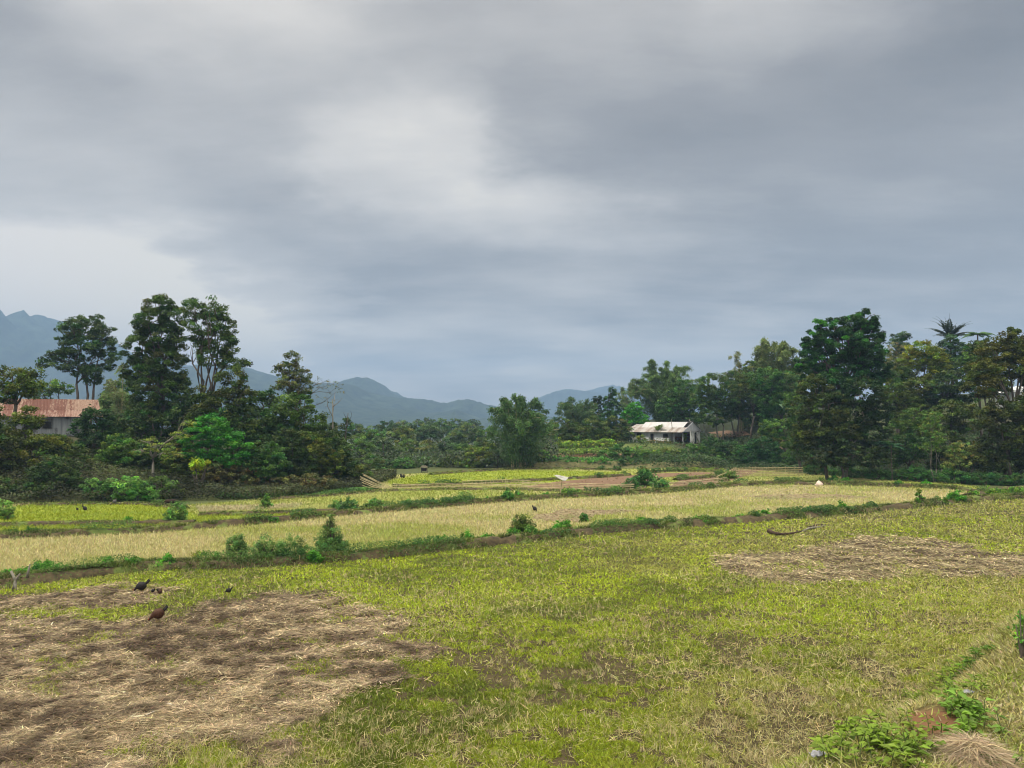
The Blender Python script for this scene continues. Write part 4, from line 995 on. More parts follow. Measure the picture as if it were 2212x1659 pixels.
for (x, y, r, n, lab, col) in [(2098,1443,.28,34,'topmost dark leafy weed clump on the roadside bank',(.06,.15,.03)),(2067,1464,.26,30,'weed clump just below the topmost one',(.12,.22,.035)),(2040,1478,.24,26,'weed clump at the left edge of the bank crest',(.13,.23,.035)),
    (2012,1490,.26,30,'weed clump above the bare soil, left part',(.12,.21,.035)),(1975,1512,.26,26,'weed clump at the upper left of the bare soil',(.11,.19,.035)),(2064,1500,.2,20,'weed clump beside the upper white litter',(.11,.21,.04)),
    (2072,1530,.2,22,'large-leaved weed right of the bare soil',(.09,.20,.045)),(2105,1555,.2,24,'large-leaved weed on the turf right of the bare soil',(.09,.21,.05)),(2125,1578,.16,14,'weed at the right end of the large-leaved row',(.10,.22,.06)),(2068,1590,.16,16,'weed hanging above the dry grass tussock',(.10,.22,.04)),
    (1835,1572,.2,16,'upper weed of the lower left group',(.12,.22,.035)),(1815,1602,.2,20,'leftmost weed of the lower left group',(.13,.24,.04)),(1868,1610,.22,22,'middle weed of the lower left group',(.12,.23,.045)),(1845,1640,.22,22,'lowest weed beside the lower white litter',(.13,.24,.045)),
    (1890,1570,.22,14,'small weed between the lower left group and the bare soil',(.11,.19,.035)),(1925,1612,.2,18,'weed in the middle of the bank bottom',(.11,.21,.04)),(1955,1625,.16,12,'small weed right of the middle of the bank bottom',(.10,.2,.04)),(2000,1590,.12,8,'tiny weed at the lower edge of the bare soil',(.12,.21,.04)),(1920,1650,.18,14,'weed at the bottom edge of the picture',(.11,.2,.04)),
    (2150,1650,.14,10,'weed below the dry grass tussock',(.07,.15,.035))]:
    weed(x, y, r, lab, n, col)
p = hit(2207, 1425)
root = empty('shrub', tuple(p), 'dark leafy shrub on the bank at the right frame edge', 'bush')
V, Fc, Cc = crown_leaves([(p + np.array([.2, 0, .22]), .24, .24, .18), (p + np.array([.3, .1, .38]), .22, .2, .15)], .05, 1.4, (.07, .13, .025), clump=.14)
raw_mesh('foliage', V - p, Fc, LEAF, root, Cc)
mm = MB()
for k in range(6): mm.tube([p, p + np.array([rng.uniform(-.1, .4), rng.normal() * .1, rng.uniform(.3, .55)])], [.012, .005], 5)
mm.build('stems', BARK, root, False, p)
# dry grass tussock
p = hit(2105, 1640)
n = 5200; a = rng.uniform(0, 6.283, n); rr = rng.random(n) ** .5 * .19
P = np.stack([p[0] + np.cos(a) * rr, p[1] + np.sin(a) * rr, p[2] + .16 * (1 - (rr / .19) ** 2) * rng.random(n)], 1)
o = tri_mesh('dry_tussock', P, rng.uniform(.05, .16, n), np.full(n, .004), a + rng.normal(size=n) * 1.6, rng.uniform(.9, 1.9, n), jit(np.tile((.40, .31, .2), (n, 1)), .35), .9)
tag(o, 'mound of matted dry brown grass on the bank at the lower right', 'tussock', kind='stuff')
# white litter
M_LIT = m_two('plastic', (.20, .20, .21), (.36, .36, .38), 30, rough=.35, bump=.5)
def litter(x, y, w, label):
    p = hit(x, y); m = MB(); V = []
    for i in range(7):
        for j in range(6):
            u_, v_ = i / 6 - .5, j / 5 - .5
            V.append((u_ * w * (1 + .08 * math.sin(j * 2.1)) * math.sqrt(1 - 1.6 * v_ * v_), v_ * w * .6 * (1.1 - 1.3 * u_ * u_), .02 + w * .3 * abs(math.sin(i * 1.9 + j * 2.6)) * (1 - abs(u_)) + .01 * rng.random()))
    Fs = [(i * 6 + j, (i + 1) * 6 + j, (i + 1) * 6 + j + 1, i * 6 + j + 1) for i in range(6) for j in range(5)]
    m.add(V, Fs); o = m.build('plastic_litter', M_LIT); o.location = p
    md = o.modifiers.new('s', 'SOLIDIFY'); md.thickness = .004
    tag(o, label, 'litter', 'white litter on the roadside bank')
litter(1770, 1640, .15, 'crumpled white plastic at the toe of the bank, bottom of the picture')
litter(2093, 1503, .11, 'crumpled pale plastic on the turf beside the weeds')

# ================================================================== THINGS ON THE FIELDS
HENB = m_two('black_feathers', (.008, .007, .007), (.025, .02, .018), 30, rough=.6)
HENR = m_two('brown_feathers', (.035, .014, .008), (.075, .030, .014), 30, rough=.6)
HORN = m_two('yellow_shank', (.25, .18, .06), (.35, .26, .1), 20)
COMB = m_two('red_comb', (.25, .02, .015), (.35, .04, .03), 20)
def hen(x, y, az, label, s=1.0, mat=HENB, pose='peck', name='hen', tailmat=None):
    g0 = gp(x, y); p = (float(g0[0]), float(g0[1]), float(T(g0[0], g0[1])) + (.13 if y > 1262 else .07))
    root = empty(name, p, label, 'hen' if name == 'hen' else 'chick', 'poultry on the paddies', az); root.scale = (s, s, s)
    if pose == 'peck':
        c = [(.30,0,.05),(.275,0,.075),(.25,0,.11),(.20,0,.155),(.14,0,.185),(.07,0,.20),(0,0,.215),(-.07,0,.24),(-.12,0,.27),(-.16,0,.31),(-.20,0,.36),(-.235,0,.41),(-.25,0,.43)]
    else:
        c = [(.17,0,.40),(.15,0,.405),(.135,0,.385),(.12,0,.33),(.10,0,.27),(.06,0,.225),(0,0,.215),(-.07,0,.235),(-.12,0,.27),(-.16,0,.31),(-.20,0,.36),(-.235,0,.41),(-.25,0,.43)]
    r = [(.006,.006),(.022,.022),(.030,.032),(.042,.048),(.068,.078),(.092,.10),(.10,.11),(.09,.095),(.062,.075),(.034,.075),(.026,.075),(.018,.065),(.005,.03)]
    c = [(a_ * (.82 if a_ > -.2 else .86), b_, z_) for a_, b_, z_ in c]; r = [(a_ * 1.12, b_ * 1.18) if b_ > .05 else (a_, b_) for a_, b_ in r]
    k_ = 9; tc = c[k_ - 1:]; tr = r[k_ - 1:]
    c = c[:k_] + [(-.125, 0, .285)]; r = [(a_ * 1.05, b_ * 1.12) if b_ > .06 else (a_, b_) for a_, b_ in r[:k_]] + [(.012, .014)]
    m = MB(); m.tube(c, r, 12); m.build('body', mat, root, True)
    m = MB()
    for w_ in (-2, -1, 0, 1, 2): m.tube([(q_[0] - .006 * abs(w_), w_ * .010 * j_ ** .6, q_[2] - .012 * abs(w_) * j_ * .5) for j_, q_ in enumerate(tc)], [(.008, .030), (.009, .034), (.008, .034), (.006, .026), (.003, .012)][:len(tc)], 6)
    m.build('tail', HENB, root, True)
    for sg in (-1, 1):
        m = MB(); x0 = .01 + .03 * sg
        m.tube([(x0, sg * .035, .16), (x0 + .015, sg * .036, .07), (x0, sg * .037, -.06)], [.014, .009, .007], 6)
        for a in (-.5, 0, .5, 3.14): m.tube([(x0, sg * .037, .008), (x0 + math.cos(a) * .045, sg * .037 + math.sin(a) * .03, .003)], [.005, .002], 4)
        m.build('leg', HORN, root, True)
        m = MB(); m.tube([(.09, sg * .078, .22), (.02, sg * .094, .225), (-.08, sg * .075, .235), (-.14, sg * .05, .26)], [(.01,.02),(.014,.05),(.012,.045),(.004,.012)], 8); m.build('wing', mat, root, True)
    h = Vector(c[1]); d = (Vector(c[0]) - Vector(c[2])).normalized()
    m = MB(); m.tube([h + d * .015, h + d * .05], [.009, .002], 6); m.build('beak', HORN, root)
    m = MB(); up = Vector((-d.z, 0, d.x)) if d.x > 0 else Vector((0, 0, 1)); m.tube([h + up * .02 + d * .015, h + up * .035, h + up * .026 - d * .02], [(.004,.008),(.005,.014),(.004,.006)], 6); m.build('comb', COMB, root)
    return root
hen(306, 1289, math.pi + .2, 'black hen pecking in the straw, upper one on the left', .98)
hen(342, 1352, math.pi + .5, 'reddish brown hen with dark tail pecking in the large brown straw patch', 1.0, HENR)
hen(330, 1290, 2.6, 'small dark chick just right of the black pecking hen', .38, name='chick')
hen(345, 1294, 1.2, 'upright grey-brown chick, farthest right of the black hen', .5, HENR, 'up', name='chick')
hen(494, 1291, math.pi, 'half-grown dark chick alone on the green right of the hens', .52, name='chick')
hen(1155, 1108, -.9, 'black hen standing tail-up in the pale stubble before the second bund', .95)
hen(183, 1107, -.4, 'dark hen with raised tail on the bright paddy', .9)
hen(167, 1106, 1.6, 'smaller dark bird left of the dark hen on the bright paddy', .55, name='chick')
hen(247, 1091, .4, 'grey and white hen at the far edge of the bright paddy', .85, m_two('grey_feathers', (.03,.03,.035), (.16,.15,.14), 9), 'up')
hen(867, 1035, 1.3, 'black bird standing in the far paddy left of the dark shelter', 1.15, HENB, 'up')
hen(872, 1036, 1.9, 'second black bird pressed against the first in the far paddy', 1.1, HENB, 'up')
# grazing animal
g0 = gp(374, 1094); p = (float(g0[0]), float(g0[1]) - .3, 0.02)
root = empty('small_animal', p, 'small dark brown four-legged animal with lowered head at the foot of the left bank', 'animal', None, .1)
m = MB(); m.tube([(-.56,0,.20),(-.50,0,.30),(-.42,0,.34),(-.34,0,.36),(-.15,0,.345),(.08,0,.34),(.25,0,.36),(.36,0,.35),(.44,0,.30),(.50,0,.22),(.56,0,.14),(.60,0,.09)],
    [(.012,.012),(.02,.02),(.05,.06),(.10,.12),(.115,.125),(.12,.14),(.11,.135),(.08,.10),(.06,.075),(.055,.06),(.035,.04),(.018,.02)], 12)
ANI = m_two('dark_coat', (.018, .010, .008), (.04, .022, .015), 12)
m.build('body', ANI, root, True)
for (lx, ly) in ((.24,.06),(.24,-.06),(-.32,.06),(-.32,-.06)):
    m = MB(); b = -.05 if lx < 0 else .02
    m.tube([(lx, ly, .34), (lx + b * .6, ly, .2), (lx - b * .4, ly, .1), (lx, ly, 0)], [.06, .035, .022, .02], 8); m.build('leg', ANI, root, True)
for sg in (-1, 1):
    m = MB(); m.tube([(.47, sg * .05, .29), (.45, sg * .09, .33), (.43, sg * .11, .32)], [.02, .022, .006], 6); m.build('ear', ANI, root, True)
# fallen log
LOGD = m_two('rotten_wood', (.03, .018, .012), (.09, .06, .04), 7, bump=1.0)
def logpts(L): return [np.array([*gp(x, y), h]) for (x, y, h) in L]
P = logpts([(1661,1153,.14),(1672,1156,.10),(1690,1157,.07),(1708,1155,.06),(1724,1151,.05),(1736,1148,.05)])
m = MB(); m.tube(P, [.12, .085, .065, .055, .04, .03], 10); o = m.build('fallen_log', LOGD, None, True); tag(o, 'dark curved end of a rotten log lying on the near green field', 'log')
P = logpts([(1733,1149,.05),(1748,1144,.07),(1770,1140,.05),(1785,1136,.04)])
m = MB(); m.tube(P, [.03, .06, .04, .02], 8); o = m.build('driftwood', BARKPALE, None, True); tag(o, 'pale weathered branch lying beyond the rotten log end', 'branch')
P = logpts([(1745,1140,.04),(1765,1136,.04),(1784,1134,.03)])
m = MB(); m.tube(P, [.03, .05, .02], 7); o = m.build('stick', LOGD, None, True); tag(o, 'thin dark stick beyond the pale branch on the near field', 'stick')
# forked stump at left
b = np.array([*gp(32, 1275), 0]); q = b[1] / F
m = MB(); P0 = b
def pt(x, y): return np.array([b[0] + (x - 36) * q, b[1], (1273 - y) * q])
m.tube([pt(30,1277), pt(36,1258), pt(37,1252)], [.035,.05,.05], 7); m.tube([pt(38,1275), pt(36,1258)], [.03,.05], 7)
m.tube([pt(37,1254), pt(33,1245), pt(26,1232)], [.05,.045,.035], 7); m.tube([pt(37,1254), pt(41,1246), pt(46,1238)], [.045,.035,.025], 7); m.tube([pt(46,1252) + [0,.4,0], pt(47,1240) + [0,.4,0], pt(51,1222) + [0,.4,0]], [.05,.04,.02], 7)
o = m.build('forked_branch', BARKPALE, None, True); tag(o, 'pale forked dead branches sticking up at the left frame edge before the near bund', 'dead branch')
# scarecrow sheet on a pole
g0 = gp(1211, 1075); D0 = float(g0[1]); org = (float(g0[0]), D0, 0); root = empty('scarecrow', org, 'pale sheet on a leaning bamboo pole beyond the second bund', 'scarecrow')
def rel(x, y, d=0): return at(x, y, D0 + d) - np.array(org)
m = MB(); m.tube([rel(1206,1088), rel(1212,1055), rel(1214,1036)], [.055, .05, .035], 6); m.build('pole', BAMBOO, root)
V = []; 
for i in range(9):
    for j in range(4):
        u_, v_ = i / 8, j / 3
        top = rel(1202 + 26 * u_, 1025.5 + 5.5 * u_, .25); botm = rel(1196 + 27 * u_ + 3 * math.sin(u_ * 3.14), 1026.5 + 12.5 * math.sin(min(1, u_ * 1.2) * 1.6) * (1 if u_ < .9 else .85), -.35)
        V.append(top * (1 - v_) + botm * v_ + np.array([0, 0, -.05 * math.sin(v_ * 3.14)]))
Fs = [(i * 4 + j, (i + 1) * 4 + j, (i + 1) * 4 + j + 1, i * 4 + j + 1) for i in range(8) for j in range(3)]
m = MB(); m.add(V, Fs); o = m.build('sheet', m_two('sack', (.24, .235, .20), (.38, .37, .32), 4, c3=(.35, .34, .38), s3=3), root, True); md = o.modifiers.new('s', 'SOLIDIFY'); md.thickness = .012
# pinkish sack on the far bund
g0 = gp(1769, 1049); m = MB(); V = []
for j in range(6):
    for i in range(10):
        a = i / 10 * 6.283; r_ = [.32, .34, .3, .22, .12, .02][j] * (1 + .25 * math.sin(a * 3 + j)); V.append((r_ * math.cos(a), r_ * .7 * math.sin(a), [.0, .08, .17, .27, .36, .42][j] * (1 + .15 * math.sin(a * 2))))
Fs = [(j * 10 + i, j * 10 + (i + 1) % 10, (j + 1) * 10 + (i + 1) % 10, (j + 1) * 10 + i) for j in range(5) for i in range(10)] + [tuple(50 + i for i in range(10))]
m.add(V, Fs); o = m.build('sack', m_two('pink_sack', (.6, .45, .38), (.75, .62, .52), 5), None, True); o.location = (float(g0[0]), float(g0[1]), 0.02); tag(o, 'small pinkish white heaped sack at the far edge of the pale stubble', 'sack')
# dark shelter
g0 = gp(916, 1020.5); org = (float(g0[0]), float(g0[1]), 0); root = empty('field_shelter', org, 'tiny dark thatched shelter on posts at the far edge of the paddies', 'shelter')
DW = m_two('dark_wood', (.02, .018, .016), (.06, .05, .045), 8)
for (x_, y_) in ((-.3,-.25),(.34,-.25),(-.3,.25),(.34,.25)):
    m = MB(); m.tube([(x_, y_, 0), (x_, y_, .62)], .022, 6); m.build('post', BARKPALE if x_ > 0 and y_ < 0 else DW, root)
m = MB(); m.box((0, 0, .32), (.56, .42, .34)); m.build('wall', DW, root)
m = MB(); m.add([(-.46,-.4,.58),(.46,-.4,.60),(.46,.4,.60),(-.46,.4,.58),(-.2,0,.82),(.2,0,.82)], [(0,1,5,4),(2,3,4,5),(1,2,5),(3,0,4),(0,3,2,1)]); m.build('roof', m_two('thatch', (.05,.045,.03), (.11,.095,.06), 9, bump=1), root)

# ================================================================== BAMBOO FENCES
FB = m_two('fence_bamboo', (.30, .25, .13), (.48, .41, .24), 3)
def fence(label, pts, nrail, hgt, stakes=True, spacing=.5, sag=0.03, hs=1.1):
    P = [np.array([*gp(x, y), 0.0]) for x, y in pts]
    org = tuple(P[0]); root = empty('bamboo_fence', org, label, 'fence', 'bamboo fences round the far beds')
    m = MB()
    seg = [np.linalg.norm(b_ - a_) for a_, b_ in zip(P[:-1], P[1:])]; s = np.concatenate([[0], np.cumsum(seg)]); PP = np.array(P)
    for r_ in range(nrail):
        z0 = hgt * (r_ + .7) / nrail; k = max(3, int(s[-1] / 1.6)); u = np.linspace(0, s[-1], k)
        q = np.stack([np.interp(u, s, PP[:, 0]), np.interp(u, s, PP[:, 1]), z0 + rng.normal(size=k) * sag], 1) - np.array(org)
        m.tube(q, .031, 4)
    m.build('rails', FB, root)
    if stakes:
        m = MB(); u = 0
        while u < s[-1]:
            c = np.array([np.interp(u, s, PP[:, 0]), np.interp(u, s, PP[:, 1]), -.05]) - np.array(org)
            m.tube([c, c + [rng.normal() * .05, 0, hgt * hs * rng.uniform(.75, 1.15)]], .026, 4); u += spacing * rng.uniform(.6, 1.4)
        o = m.build('stakes', FB, root); o['kind'] = 'stuff'
fence('fence of thin stakes and rails crossing the middle of the far paddies', [(848,1056),(950,1056),(1050,1055),(1130,1056)], 3, .42, spacing=.42, hs=1.3)
fence('second thin stake fence behind the first, towards the hazy bamboo', [(1000,1049),(1080,1044),(1145,1046)], 2, .4, spacing=.45, hs=1.3)
fence('low fence of long pale rails before the left ploughed bed', [(1128,1057),(1230,1060),(1330,1062),(1370,1060)], 5, .62, spacing=1.2, hs=1.0)
fence('low fence of long pale rails before the right ploughed bed', [(1428,1056),(1500,1050),(1570,1044)], 4, .55, spacing=1.0, hs=1.0)
fence('close gridded fence of rails and stakes beyond the pale stubble', [(1590,1030),(1650,1029),(1735,1028)], 6, .95, spacing=.35)
fence('rail fence running away from the corner of the right ploughed bed', [(1548,1043),(1590,1020)], 4, .6, spacing=.8)
# bundle of long poles sloping down from the left bank
g1 = gp(850, 1056)
for i in range(9):
    a = at(784 + rng.normal() * 3, 1023 + i * 3.2, 65.5 - i * .15); b = np.array([*gp(853 - i * 5.5, 1057 + i * .3), .05 + .02 * i])
    m = MB(); m.tube([a, a * .5 + b * .5 - [0, 0, .06], b], [.034, .03, .025], 6)
    o = m.build('bamboo_pole', FB); tag(o, 'long pale bamboo pole in the bundle sloping down from the tip of the left bank', 'pole', 'bundle of long bamboo poles')
# corner posts
for (x, y, h_, lab) in [(1091,1057,1.0,'tall thin stake standing above the middle of the stake fence'),(1410,1062,.7,'stake beside the clump of bushes'),(1250,1012,1.2,'pale leaning stake before the terraces')]:
    g0 = gp(x, y); m = MB(); m.tube([(0, 0, -.1), (.04, 0, h_)], [.028, .02], 6); o = m.build('stake', FB); o.location = (float(g0[0]), float(g0[1]), 0); tag(o, lab, 'stake')
g0 = gp(1200, 1062)

# ================================================================== HOUSES
def m_tin(name, base, rust, amount, stripe=1.2, seed=0.0, rough=.5, pan=.8):
    m, nt = newmat(name); b = NB(nt)
    tc = b.n('ShaderNodeTexCoord').outputs['Object']
    mp = b.n('ShaderNodeMapping', ins={'Vector': tc, 'Scale': (3.2, .7, .7), 'Location': (seed, seed, 0)})
    f1 = b.noise(stripe, 6, mp.outputs[0], .7)
    sx = b.n('ShaderNodeSeparateXYZ', ins={0: tc}).outputs[0]
    cell = b.math('FLOOR', b.math('MULTIPLY', sx, 1 / pan))
    wn = b.n('ShaderNodeTexWhiteNoise', noise_dimensions='1D', ins={'W': cell}).outputs['Value']
    f = b.math('ADD', f1, b.math('MULTIPLY', b.math('SUBTRACT', wn, .5), .35))
    c = b.mix(b.ramp(f, amount - .05, amount + .06), base, rust)
    c = b.mix(b.ramp(b.noise(9, 4, tc), .4, .75), c, tuple(v * 1.5 for v in rust))
    p = b.n('ShaderNodeBsdfPrincipled', ins={'Roughness': rough, 'Base Color': c, 'Metallic': .15})
    b.n('ShaderNodeOutputMaterial', ins={0: p.outputs[0]})
    return m
def corr(m, A, B_, Cc_, D_, n=60, amp=.02, thick=.02):
    """corrugated sheet: A-B eave edge, D-C ridge edge (A->B along)"""
    A, B_, Cc_, D_ = map(np.array, (A, B_, Cc_, D_))
    nrm = np.cross(B_ - A, D_ - A); nrm = nrm / np.linalg.norm(nrm)
    V = []
    for i in range(n + 1):
        t_ = i / n; o_ = nrm * amp * math.cos(i * math.pi)
        V += [A + (B_ - A) * t_ + o_, D_ + (Cc_ - D_) * t_ + o_, A + (B_ - A) * t_ + o_ - nrm * thick, D_ + (Cc_ - D_) * t_ + o_ - nrm * thick]
    Fs = []
    for i in range(n):
        a = i * 4; Fs += [(a, a + 4, a + 5, a + 1), (a + 2, a + 3, a + 7, a + 6), (a, a + 2, a + 6, a + 4), (a + 1, a + 5, a + 7, a + 3)]
    m.add(V, Fs)
# white house
Dh = 124.0
c0 = at(1359, 958, Dh); zg = float(c0[2])
th = R(-40)
root = empty('white_house', tuple(c0), 'old white house with pale metal roof on the terrace among trees', 'house', None, th)
L, Wd, hw = 9.6, 5.6, 2.0
WH = m_two('whitewash', (.42, .42, .40), (.74, .73, .70), 1.6, c3=(.30, .27, .22), s3=1.1, thr=(.25, .5))
GW = m_two('grey_boards', (.28, .29, .30), (.45, .46, .46), 4, stretch=(1, 1, .2))
TIN = m_tin('pale_tin', (.40, .41, .43), (.30, .27, .25), .66, pan=.9)
TINR = m_tin('rust_streaked_tin', (.34, .33, .32), (.16, .12, .10), .56, 2.0, 3, pan=.55)
DARK = m_two('dark_opening', (.01, .01, .01), (.02, .018, .016), 5)
Lp = L * .74      # closed part; the rest is an open porch with the gable
m = MB(); m.box((Lp / 2, .09, hw * .25), (Lp, .18, hw * .5)); m.build('lower_wall', WH, root)
m = MB(); m.box((Lp / 2, .10, hw * .75), (Lp, .14, hw * .5)); m.build('upper_wall', GW, root)
m = MB(); m.box((.07, Wd / 2 + .1, hw / 2), (.14, Wd - .2, hw)); m.box((L / 2, Wd, hw / 2), (L, .14, hw)); m.box((Lp, Wd / 2 + .1, hw / 2), (.12, Wd - .3, hw * .98)); m.build('wall', GW, root)
m = MB(); m.box((L - .07, Wd * .72, hw / 2), (.14, Wd * .55, hw)); m.build('end_wall', WH, root)
for (x_, w_, z_, h_) in ((1.9, .8, 1.35, .6), (4.2, .45, 1.1, .9), (6.6, .8, 1.3, .55)):
    f_ = MB(); f_.box((x_, -.02, z_), (w_ + .14, .06, h_ + .14)); fr = f_.build('window', m_two('frame', (.12, .10, .08), (.2, .17, .14), 5), root)
    g_ = MB(); g_.box((x_, -.055, z_), (w_, .02, h_)); g_.build('pane', DARK, fr)
m = MB(); m.box((L + .01, Wd * .72, .95), (.05, .6, 1.6)); m.build('door', DARK, root)
m = MB(); m.box((.35, -.012, .45), (.4, .04, .8)); m.build('door', DARK, root)
for x_ in (Lp + .9, L - .1):
    m = MB(); m.box((x_, .08, hw / 2), (.10, .10, hw)); m.build('post', GW, root)
rz = hw + 1.45; ov = .35
m = MB(); corr(m, (1.5, 1.15, hw + .55), (L - .6, 1.15, hw + .55), (L - .6, Wd / 2, rz), (1.5, Wd / 2, rz), 90)
corr(m, (L + ov, Wd + .5, hw - .12), (1.5, Wd + .5, hw - .12), (1.5, Wd / 2, rz + .01), (L + ov, Wd / 2, rz + .01), 90); m.build('roof', TIN, root)
m = MB(); corr(m, (-.45, -.6, hw - .14), (L + .15, -.6, hw - .14), (L + .15, 1.2, hw + .60), (-.45, 1.2, hw + .60), 110)
corr(m, (-.45, 1.1, hw + .56), (1.6, 1.1, hw + .56), (1.6, Wd / 2, hw + 1.1), (-.2, Wd / 2, hw + 1.1), 20); corr(m, (1.6, Wd + .4, hw - .1), (-.45, Wd + .4, hw - .1), (-.2, Wd / 2, hw + 1.1), (1.6, Wd / 2, hw + 1.1), 20); m.build('lower_roof', TINR, root)
m = MB(); gx_ = L + .12; m.add([(gx_, -.45, hw - .05), (gx_, Wd + .4, hw - .05), (gx_, Wd / 2, rz - .05), (gx_ + .06, -.45, hw - .05), (gx_ + .06, Wd + .4, hw - .05), (gx_ + .06, Wd / 2, rz - .05)], [(0,2,1),(3,4,5),(0,1,4,3),(1,2,5,4),(2,0,3,5)]); m.build('gable', m_two('gable_board', (.40,.40,.42), (.5,.5,.52), 3), root)
m = MB(); m.box((L / 2, Wd / 2, -.35), (L + .2, Wd + .2, .9)); m.build('plinth', m_two('earth', (.12,.075,.05), (.2,.13,.09), 3), root)
# things around the white house
palm('banana plant with ragged leaves standing before the white house', 121, 1422, 934, 19, name='banana_plant', n=11, col=(.11,.15,.05), leaflets=False, wid=.13, droop=1.1, cat='banana plant', trunk=.13, el=(.5,1.4))
palm('young banana plant right of the ragged one before the white house', 120.5, 1437, 944, 10, name='banana_plant', n=6, col=(.05,.10,.035), leaflets=False, wid=.14, droop=1.0, cat='banana plant', trunk=.12, el=(.5,1.4))
bare_tree('thin pale pole-like trunk before the middle of the white house', 120, (1455,962), [[(1457,962),(1453,935),(1450,905)]], r=.11, mat=BARKPALE, twigs=2)
bare_tree('leaning pale trunk crossing the gable of the white house', 121, (1513,962), [[(1513,962),(1503,940),(1495,918),(1488,905)], [(1500,935),(1512,930),(1510,915)]], r=.13, mat=BARKPALE, twigs=3)
bare_tree('leaning trunk just right of the white house', 124, (1528,945), [[(1528,945),(1522,925),(1515,905)]], r=.11, mat=BARKPALE, twigs=3)
for (lab, lob, D, col) in [('red-leaved shrub under the porch of the white house', [(1492,945,9,7),(1500,948,8,6)], 122, (.10,.02,.02)), ('reddish flowering shrub at the middle of the white house', [(1464,948,9,6),(1470,952,8,5)], 121, (.16,.05,.04)),
        ('yellow-green shrub before the left half of the white house', [(1385,948,10,9),(1392,956,12,6)], 120, (.12,.13,.04)), ('low reddish plants at the foot of the white wall', [(1415,955,14,4),(1440,956,14,4)], 119.5, (.14,.08,.05)), ('light green upright shrub beside the porch', [(1478,944,5,9)], 121.5, (.16,.22,.05))]:
    shrub(lab, D, lob, col=col, group='garden shrubs before the white house', clump=.35, leaf=.2)
# bare orange soil patch at orchard
def patch(poly, D0_, name='bare_soil'):
    P = np.array([hit(x, y) for x, y in poly]); m = MB(); n_ = len(P); cen = P.mean(0)
    N_ = 8; V = []; 
    for i in range(n_):
        for k in range(1, N_ + 1):
            q_ = cen + (P[i] - cen) * k / N_; V.append((q_[0], q_[1], float(T(q_[0], q_[1])) + .25))
    V = [(cen[0], cen[1], float(T(cen[0], cen[1])) + .25)] + V; Fs = []
    for i in range(n_):
        j = (i + 1) % n_
        Fs.append((0, 1 + i * N_, 1 + j * N_))
        for k in range(N_ - 1): Fs.append((1 + i * N_ + k, 1 + i * N_ + k + 1, 1 + j * N_ + k + 1, 1 + j * N_ + k))
    m.add(V, Fs); o = m.build(name, m_two('orange_soil', (.10, .06, .04), (.16, .10, .065), 2), None, True); tag(o, kind='structure')
try:
    patch([(1530,937),(1570,933),(1610,935),(1620,942),(1590,948),(1545,948)], 130)
    patch([(1668,950),(1690,948),(1700,962),(1690,975),(1672,965)], 115)
except Exception as e: print('patch', e)

# rusty house on the left
Dr = 77.0
RT = m_tin('rusty_tin', (.26, .18, .13), (.085, .024, .012), .44, 2.4, 7, .75, pan=.75)
RT2 = m_tin('rusty_lower_tin', (.27, .18, .14), (.10, .034, .02), .48, 2.0, 11, .75, pan=.75)
GB = m_two('weathered_wall', (.13, .14, .14), (.24, .25, .245), 2, stretch=(2, 2, .2), c3=(.09,.09,.09), s3=1.0)
a = at(214, 941, Dr)
root = empty('rusty_roofed_house', tuple(a), 'grey house with long rusty corrugated roof half hidden by trees at the left', 'house', None, R(27))
pm = pxm(Dr); L = 15.0; hwz = (941 - 898) * pm; rid = (941 - 862) * pm; mid = (941 - 886) * pm
xr = 0.0
m = MB(); m.box((-L / 2 - .9, 2.4, hwz / 2), (L - .2, 4.2, hwz)); m.build('wall', GB, root)
m = MB(); m.box((-L / 2 - .9, 2.4, -.9), (L - .3, 4.1, 1.7)); m.build('foundation', m_two('dark_stone', (.03,.03,.025), (.07,.065,.05), 3), root)
m = MB(); corr(m, (-L - 1, 1.05, mid), (.05, 1.05, mid), (-.25, 2.5, rid), (-L - 1, 2.5, rid), 110); corr(m, (.05, 4.9, hwz - .1), (-L - 1, 4.9, hwz - .1), (-L - 1, 2.5, rid), (-.25, 2.5, rid), 110); m.build('roof', RT, root)
m = MB(); corr(m, (-L - 1, -.1, hwz - .12), (-1.9, -.1, hwz - .12), (-1.9, 1.12, mid + .015), (-L - 1, 1.12, mid + .015), 110); corr(m, (-1.9, -.1, hwz - .12), (.3, -.1, hwz - .12), (.1, 1.12, mid + .015), (-1.9, 1.12, mid + .015), 14); m.build('lower_roof', RT2, root)
m = MB(); m.box((-L / 2 - 3.6, 2.5, rid + .05), (7.6, .3, .07)); m.build('ridge_cap', m_two('zinc', (.4,.4,.38), (.55,.55,.52), 5), root)
xw = (137 - 214) * pm
f_ = MB(); f_.box((xw * 1.26, .27, (941 - 915) * pm), (.85, .08, .95)); fr = f_.build('window', m_two('dark_frame', (.05,.05,.045), (.09,.08,.07), 5), root)
g_ = MB(); g_.box((xw * 1.26 , .215, (941 - 918) * pm), (.66, .03, .62)); g_.build('pane', DARK, fr)
# pale house glimpsed at the right edge
b0 = at(2180, 868, 96.0)
root = empty('pale_house', tuple(b0), 'white gabled house glimpsed through the leaves at the right frame edge', 'house', None, R(-12))
m = MB(); m.box((3, 2.5, 0.2), (5.4, 5, 2.0)); m.build('wall', m_two('light_wall', (.6,.6,.58), (.72,.72,.7), 2), root)
m = MB(); m.add([(-.3,-.3,1.2),(6.3,-.3,1.2),(3,-.3,2.2),(-.3,5.3,1.2),(6.3,5.3,1.2),(3,5.3,2.2)], [(0,1,2),(3,5,4),(0,2,5,3),(1,4,5,2),(0,3,4,1)]); m.build('roof', m_two('pale_roof', (.6,.6,.6), (.7,.7,.7), 2), root)

